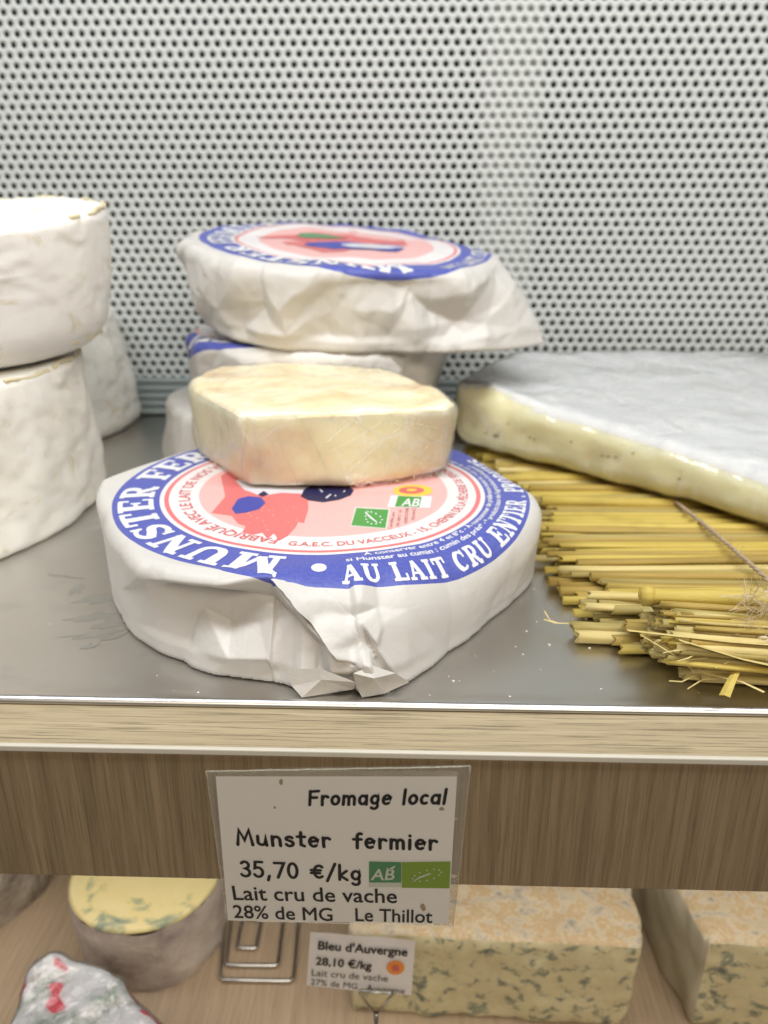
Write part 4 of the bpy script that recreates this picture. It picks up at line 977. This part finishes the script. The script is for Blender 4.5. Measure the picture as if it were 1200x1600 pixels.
# ================================================================== PRICE CARD
cp0 = np.array([0, .2000, PY(530, 1199, .2)[2]]); kk_ = .150
cn = np.array([0, 1.0, kk_]); cn /= np.linalg.norm(cn)          # plane y = .2 + k (ztop - z)
pc = thing('price_card', 'laminated Munster fermier price card on the oak shelf front', 'price card', tuple(PPL(530, 1320, cp0, cn)))
def CP(px, py, off=0.0):
    p = PPL(px, py, cp0, cn)-cn*off
    return p
def card_patch(corners, off, nu=26, nv=18, wob=.0004, seed=1, plane=CP):
    c4 = [np.array(c, float) for c in corners]; vs = []; g_ = []
    for j in range(nv):
        for i in range(nu):
            s_, t = i/(nu-1), j/(nv-1); p = (c4[0]*(1-s_)+c4[1]*s_)*(1-t)+(c4[3]*(1-s_)+c4[2]*s_)*t
            g_.append((s_, t)); vs.append(plane(p[0], p[1], off))
    vs = np.array(vs); g_ = np.array(g_)
    vs[:, 1] -= wob*(fbm(g_[:, 0]*3, g_[:, 1]*3, None, seed, 2))
    return vs, [(j*nu+i, j*nu+i+1, (j+1)*nu+i+1, (j+1)*nu+i) for j in range(nv-1) for i in range(nu-1)]
v, f = card_patch([(323, 1203), (735, 1195), (708, 1445), (355, 1435)], .0, wob=.0005); obj('plastic_sleeve', v, f, MAT['sleeve_film'], pc, True)
# crimped sealed border, slightly proud
v1 = []
for a, b in [((323, 1203), (735, 1195)), ((735, 1195), (708, 1445)), ((708, 1445), (355, 1435)), ((355, 1435), (323, 1203))]:
    pts = [CP(a[0]+(b[0]-a[0])*t+rs.uniform(-.6, .6), a[1]+(b[1]-a[1])*t+rs.uniform(-.6, .6), .0006) for t in np.linspace(0, 1, 22)]
    v1.append(tube_data(pts, .00022, 5))
v, f = merge(v1); obj('sleeve_rim', v, f, MAT['sleeve_film'], pc, True)
v, f = card_patch([(338, 1209), (714, 1209), (700, 1439), (357, 1434)], .0010, wob=0); obj('paper_card', v, f, MAT['card'], pc)
def card_text(T, Z, L, p0, p1, hpx, mat, hgt=.95, off=.0012, plane=CP, parent=None, lean=None):
    A = plane(*p0, off); B = plane(*p1, off); u_ = (B-A)/L; U = u_/np.linalg.norm(u_)
    H_ = plane(p0[0], p0[1]-hpx, off)-A
    vdir = H_/hgt if lean is None else H_/hgt
    vdir = vdir-(vdir@U)*U
    nn_ = -cn if plane is CP else np.array([0, -1., 0])
    T, Z = refine(T, .6, Z)
    P = A+T[..., 0:1]*u_+T[..., 1:2]*vdir+nn_*(Z[:, None, None])
    tri_obj('lettering', P, MAT[mat], parent or pc)
T, Z, L = comic_text('Fromage local', .19, .16, .09); card_text(T, Z, L, (482, 1253), (700, 1251), 22, 'ink_black')
T, Z, L = comic_text('Munster  fermier', .18, .0, .10); card_text(T, Z, L, (371, 1315), (687, 1323), 23, 'ink_black')
T, Z, L = comic_text('35,70 €/kg', .165, .0, .10); card_text(T, Z, L, (377, 1364), (569, 1371), 23, 'ink_black')
def plain(body, p0, p1, hpx, mat, bold=.012, off=.0012, plane=CP, parent=None):
    T, Z, L = heavy(body, 1.0, bold); card_text(T, Z, L, p0, p1, hpx, mat, .70, off, plane, parent)
plain('Lait cru de vache', (364, 1401), (620, 1406), 22, 'ink_black'); plain('28% de MG', (366, 1429), (520, 1434), 20, 'ink_black'); plain('Le Thillot', (554, 1434), (675, 1437), 20, 'ink_black')
def cpoly(polys, mat, off, name='print', plane=CP, parent=None):
    Ts = []
    for p in polys:
        P3 = [plane(*q_, off) for q_ in p]; tri = tessellate_polygon([[Vector((q_[0], q_[1], 0)) for q_ in p]])
        for a, b, c in tri: Ts.append([P3[a], P3[b], P3[c]])
    tri_obj(name, np.array(Ts), MAT[mat], parent or pc)
cpoly([[(577, 1341), (627, 1342), (627, 1374), (577, 1374)]], 'ink_ab', .00125, 'certified_mark'); cpoly([[(577, 1375), (627, 1375), (627, 1381), (577, 1381)]], 'ink_card_white', .00125, 'certified_mark')
cpoly([[(628, 1342), (704, 1341), (702, 1383), (628, 1382)]], 'ink_lime', .00125, 'leaf_mark')
T = text_tris('AB', 1, .02, .2); card_text(T, np.zeros(len(T)), T[..., 0].max(), (580, 1369), (617, 1369), 17, 'ink_card_white', .7, .0014)
cpoly([[(606, 1353), (612, 1349), (619, 1346), (613, 1354)], [(604, 1349), (608, 1352), (606, 1354)]], 'ink_card_white', .0014)
st5 = []
for k in range(12):
    tt = k/12*2*PI; cx_, cy2 = 667+22*math.cos(tt), 1362+8*math.sin(tt)-5*math.cos(tt)
    st5.append([(cx_+(2.0 if q_ % 2 else 1.0)*math.cos(q_*PI/5), cy2+(1.8 if q_ % 2 else .9)*math.sin(q_*PI/5)) for q_ in range(10)])
st5.append([(643, 1373), (655, 1364), (672, 1358), (673, 1360), (657, 1366)])
cpoly(st5, 'ink_card_white', .0014, 'star_print')
cpoly([[(690+4*math.cos(a)*(1+.3*math.sin(3*a)), 1259+3*math.sin(a)) for a in np.arange(12)*PI/6], [(440+3*math.cos(a), 1217+5*math.sin(a)) for a in np.arange(10)*PI/5], [(661+4*math.cos(a)*(1+.3*math.sin(2*a)), 1413+6*math.sin(a)) for a in np.arange(12)*PI/6], [(430+2*math.cos(a), 1257+2*math.sin(a)) for a in np.arange(8)*PI/4]], 'stain', .00118, 'food_stain')

# ================================================================== LOWER SHELF
ZL = -.25
o = box('lower_shelf', (-.55, .14, ZL-.02), (.55, .66, ZL), MAT['oak_lower'], None, .0006, 1); tag(o, 'light oak lower shelf board seen below the upper shelf', 'shelf')
o = box('lower_back_panel', (-.55, .645, ZL), (.55, .650, -.021), MAT['light_upright'], None, .0004, 1); tag(o, 'plain grey panel closing the back of the lower shelf', 'panel')
c0 = PZ(222, 1462, ZL+.048)
fo_c = (PZ(90, 1400, ZL+.048)+PZ(338, 1400, ZL+.048))/2; rad = np.linalg.norm(PZ(90, 1400, ZL+.048)-PZ(338, 1400, ZL+.048))/2
fcx, fcy = fo_c[0], c0[1]+rad
fr_ = thing('blue_cheese', 'low round blue cheese with yellow top and mauve grey rind, lower shelf', 'cheese', (fcx, fcy, ZL))
def cyl(name, c, r0, r1, z0_, z1_, mat, parent, n=72, rings=8, amp=.0015, capz=True, seed=0):
    th = np.arange(n)*2*PI/n; vs = []
    for k in range(rings):
        t = k/(rings-1); r = (r0+(r1-r0)*t)*(1-.03*(2*t-1)**8); z_ = z0_+(z1_-z0_)*t
        d = amp*fbm(3*np.cos(th)+seed, 3*np.sin(th), np.full(n, t*2.0), seed, 3); vs.append(np.stack([c[0]+(r+d)*np.cos(th), c[1]+(r+d)*np.sin(th), np.full(n, z_)], 1))
    V = np.concatenate(vs); F = [(k*n+j, k*n+(j+1) % n, (k+1)*n+(j+1) % n, (k+1)*n+j) for k in range(rings-1) for j in range(n)]
    if capz: F.append(tuple((rings-1)*n+j for j in range(n)))
    return obj(name, V, F, MAT[mat], parent, True)
cyl('rind', (fcx, fcy), rad*.94, rad, ZL, ZL+.046, 'fourme_rind', fr_, capz=False, seed=2)
cyl('paste', (fcx, fcy), rad*.985, rad*.95, ZL+.0455, ZL+.0488, 'fourme_paste', fr_, rings=3, amp=.0006)
gc = PZ(-70, 1430, ZL)
gw = thing('washed_rind_cheese', 'brown grey rough rinded cheese at the left edge of the lower shelf', 'cheese', (gc[0], gc[1], ZL)); cyl('rind', (PZ(-60, 1400, ZL)[0]-.008, PZ(60, 1430, ZL)[1]+.03), .062, .060, ZL, ZL+.055, 'grey_rind', gw, amp=.003)
# flowered film wrapped piece
fx = PZ(128, 1600, -.19)
fl = thing('wrapped_piece', 'shiny film wrapped piece with red and green flower print at the lower left corner', 'cheese', (fx[0], fx[1], ZL))
tO = [PZ(x, y, z_) for x, y, z_ in [(48, 1496, -.190), (92, 1480, -.190), (150, 1496, -.190), (205, 1535, -.192), (258, 1600, -.195), (310, 1700, -.197), (-30, 1700, -.197), (5, 1600, -.194)]]
bO = [np.array([p[0]*1.0, p[1]+.006, ZL]) for p in tO]
co, nn, fs, fn, fc = prism(tO, bO, .012, 5, .005, .0016, .02, 31)
co = co+nn*(.0026*facet(co[:, 0]/.012, co[:, 1]/.012+co[:, 2]/.012, 41))[:, None]
obj('flowered_wrap', co, fs, MAT['flowered_foil'], fl, False); fo = co+nn*(.0008+.0012*np.abs(facet(co[:, 0]/.007+co[:, 2]/.01, co[:, 1]/.007, 51)))[:, None]; obj('cling_film', fo, fs, MAT['cling_film_gloss'], fl, False)
# bleu blocks
zt_ = ZL+.061
def block(label, tl, bl, mt='bleu_paste'):
    co, nn, fs, fn, fc = prism(tl, bl, .0035, 3, .004, .0016, .014, 17); r_ = thing('blue_cheese', label, 'cheese', tuple(np.mean(bl, axis=0)))
    (a1, f1), (a2, f2) = split(co, fs, fn[:, 2] > .6); obj('rind', a1, f1, MAT['bleu_rind'], r_, True)
    fn2 = fn[~(fn[:, 2] > .6)]; (a3, f3), (a4, f4) = split(a2, f2, fn2[:, 0] < -.55); obj('side_face', a3, f3, MAT['bleu_side'], r_, True); obj('paste', a4, f4, MAT[mt], r_, True)  # left-facing side gets one plain tan, duller than the paste
    return r_
A_ = PZ(545, 1455, zt_); B_ = PZ(1010, 1480, zt_); Cc = PZ(985, 1385, zt_)+np.array([.004, .02, 0]); Dd = A_+(Cc-B_)
f0 = lambda p, dx=0, dy=0: np.array([p[0]+dx, p[1]+dy, ZL])
block('long blue veined block with orange crusted top behind the small card', [A_, B_, Cc, Dd], [f0(A_, 0, .002), f0(B_, -.004, .002), f0(Cc), f0(Dd)])
A_ = PZ(1105, 1470, zt_+.004); B_ = A_+np.array([.12, -.006, 0]); Cc = B_+np.array([0, .11, 0]); Dd = A_+np.array([-.016, .11, 0])
block('second blue veined cheese block cut off by the right edge of the photo', [A_, B_, Cc, Dd], [f0(A_, 0, .002), f0(B_), f0(Cc), f0(Dd)])
# wire stand lying on the shelf
ws = thing('wire_stand', 'bright nested rectangular wire card stand lying on the lower shelf', 'card holder', tuple(PZ(400, 1500, ZL)))
for loop in ([(352, 1425), (343, 1531), (458, 1533), (468, 1425)], [(364, 1425), (352, 1508), (434, 1509), (444, 1425)], [(378, 1440), (370, 1481), (400, 1482), (408, 1440), (398, 1436), (384, 1436)]):
    P = [PZ(x, y, ZL+.0022) for x, y in loop]; Q = []
    for i in range(len(P)):
        if 0 < i < len(P)-1:
            for t in (0, .5, 1): Q.append(P[i]*(1-.0)+(1-t)*(P[i-1]-P[i])*.05+t*(P[i+1]-P[i])*.05)
        else: Q.append(P[i])
    Q2 = []
    for a, b in zip(Q[:-1], Q[1:]): Q2 += [a, a*.7+b*.3, a*.3+b*.7]
    Q2.append(Q[-1]); v, f = tube_data(Q2, .0011, 8); obj('wire_loop', v, f, MAT['wire'], ws, True)
bm = bmesh.new(); pp = PZ(338, 1405, ZL+.01); box_bm(bm, (pp[0]-.004, pp[1]-.002, ZL), (pp[0]+.006, pp[1]+.02, ZL+.028), .0015, 3)
tag(from_bm('plastic_tag', bm, MAT['pale_plastic'], None, True), 'small pale lilac plastic piece beside the round blue cheese, half behind the price card', 'tag')
# small card with clip
YC = .282
def SP(px, py, off=0.0): p = PY(px, py, YC); p[1] -= off; return p
sc = thing('small_price_card', "small white Bleu d'Auvergne price card on a wire clip, lower shelf", 'price card', tuple(SP(565, 1505)))
v, f = card_patch([(485, 1456), (649, 1469), (643, 1556), (479, 1540)], 0, 10, 8, .0004, 3, SP); obj('paper_card', v, f, MAT['card_small'], sc)
plain("Bleu d'Auvergne", (496, 1481), (636, 1492), 13, 'ink_black', .03, .0008, SP, sc); plain('28,10 €/kg', (493, 1505), (580, 1513), 12, 'ink_black', .03, .0008, SP, sc)
plain('Lait cru de vache', (486, 1522), (606, 1532), 10, 'ink_black', .0, .0008, SP, sc); plain('27% de MG   Auvergne', (485, 1536), (632, 1551), 9, 'ink_black', .0, .0008, SP, sc)
cpoly([[(618+14*math.cos(a), 1510+11*math.sin(a)) for a in np.arange(16)*PI/8]], 'ink_orange', .0008, 'origin_seal', SP, sc); cpoly([[(618+6*math.cos(a), 1510+5*math.sin(a)) for a in np.arange(12)*PI/6]], 'ink_red', .0011, 'origin_seal', SP, sc)
def SQ(px, py): return PY(px, py, YC-.002)
P = [SQ(563, 1548), SQ(610, 1551), SQ(612, 1556), SQ(590, 1583), SQ(586, 1583), SQ(562, 1554), SQ(563, 1548)]
v1 = tube_data(P, .0008, 8); zz_ = PY(588, 1583, YC-.002); v2 = tube_data([zz_, [zz_[0], YC-.002, (zz_[2]+ZL)/2], [zz_[0], YC-.002, ZL]], .0012, 8)
v, f = merge([v1, v2]); obj('wire_clip', v, f, MAT['wire'], sc, True)
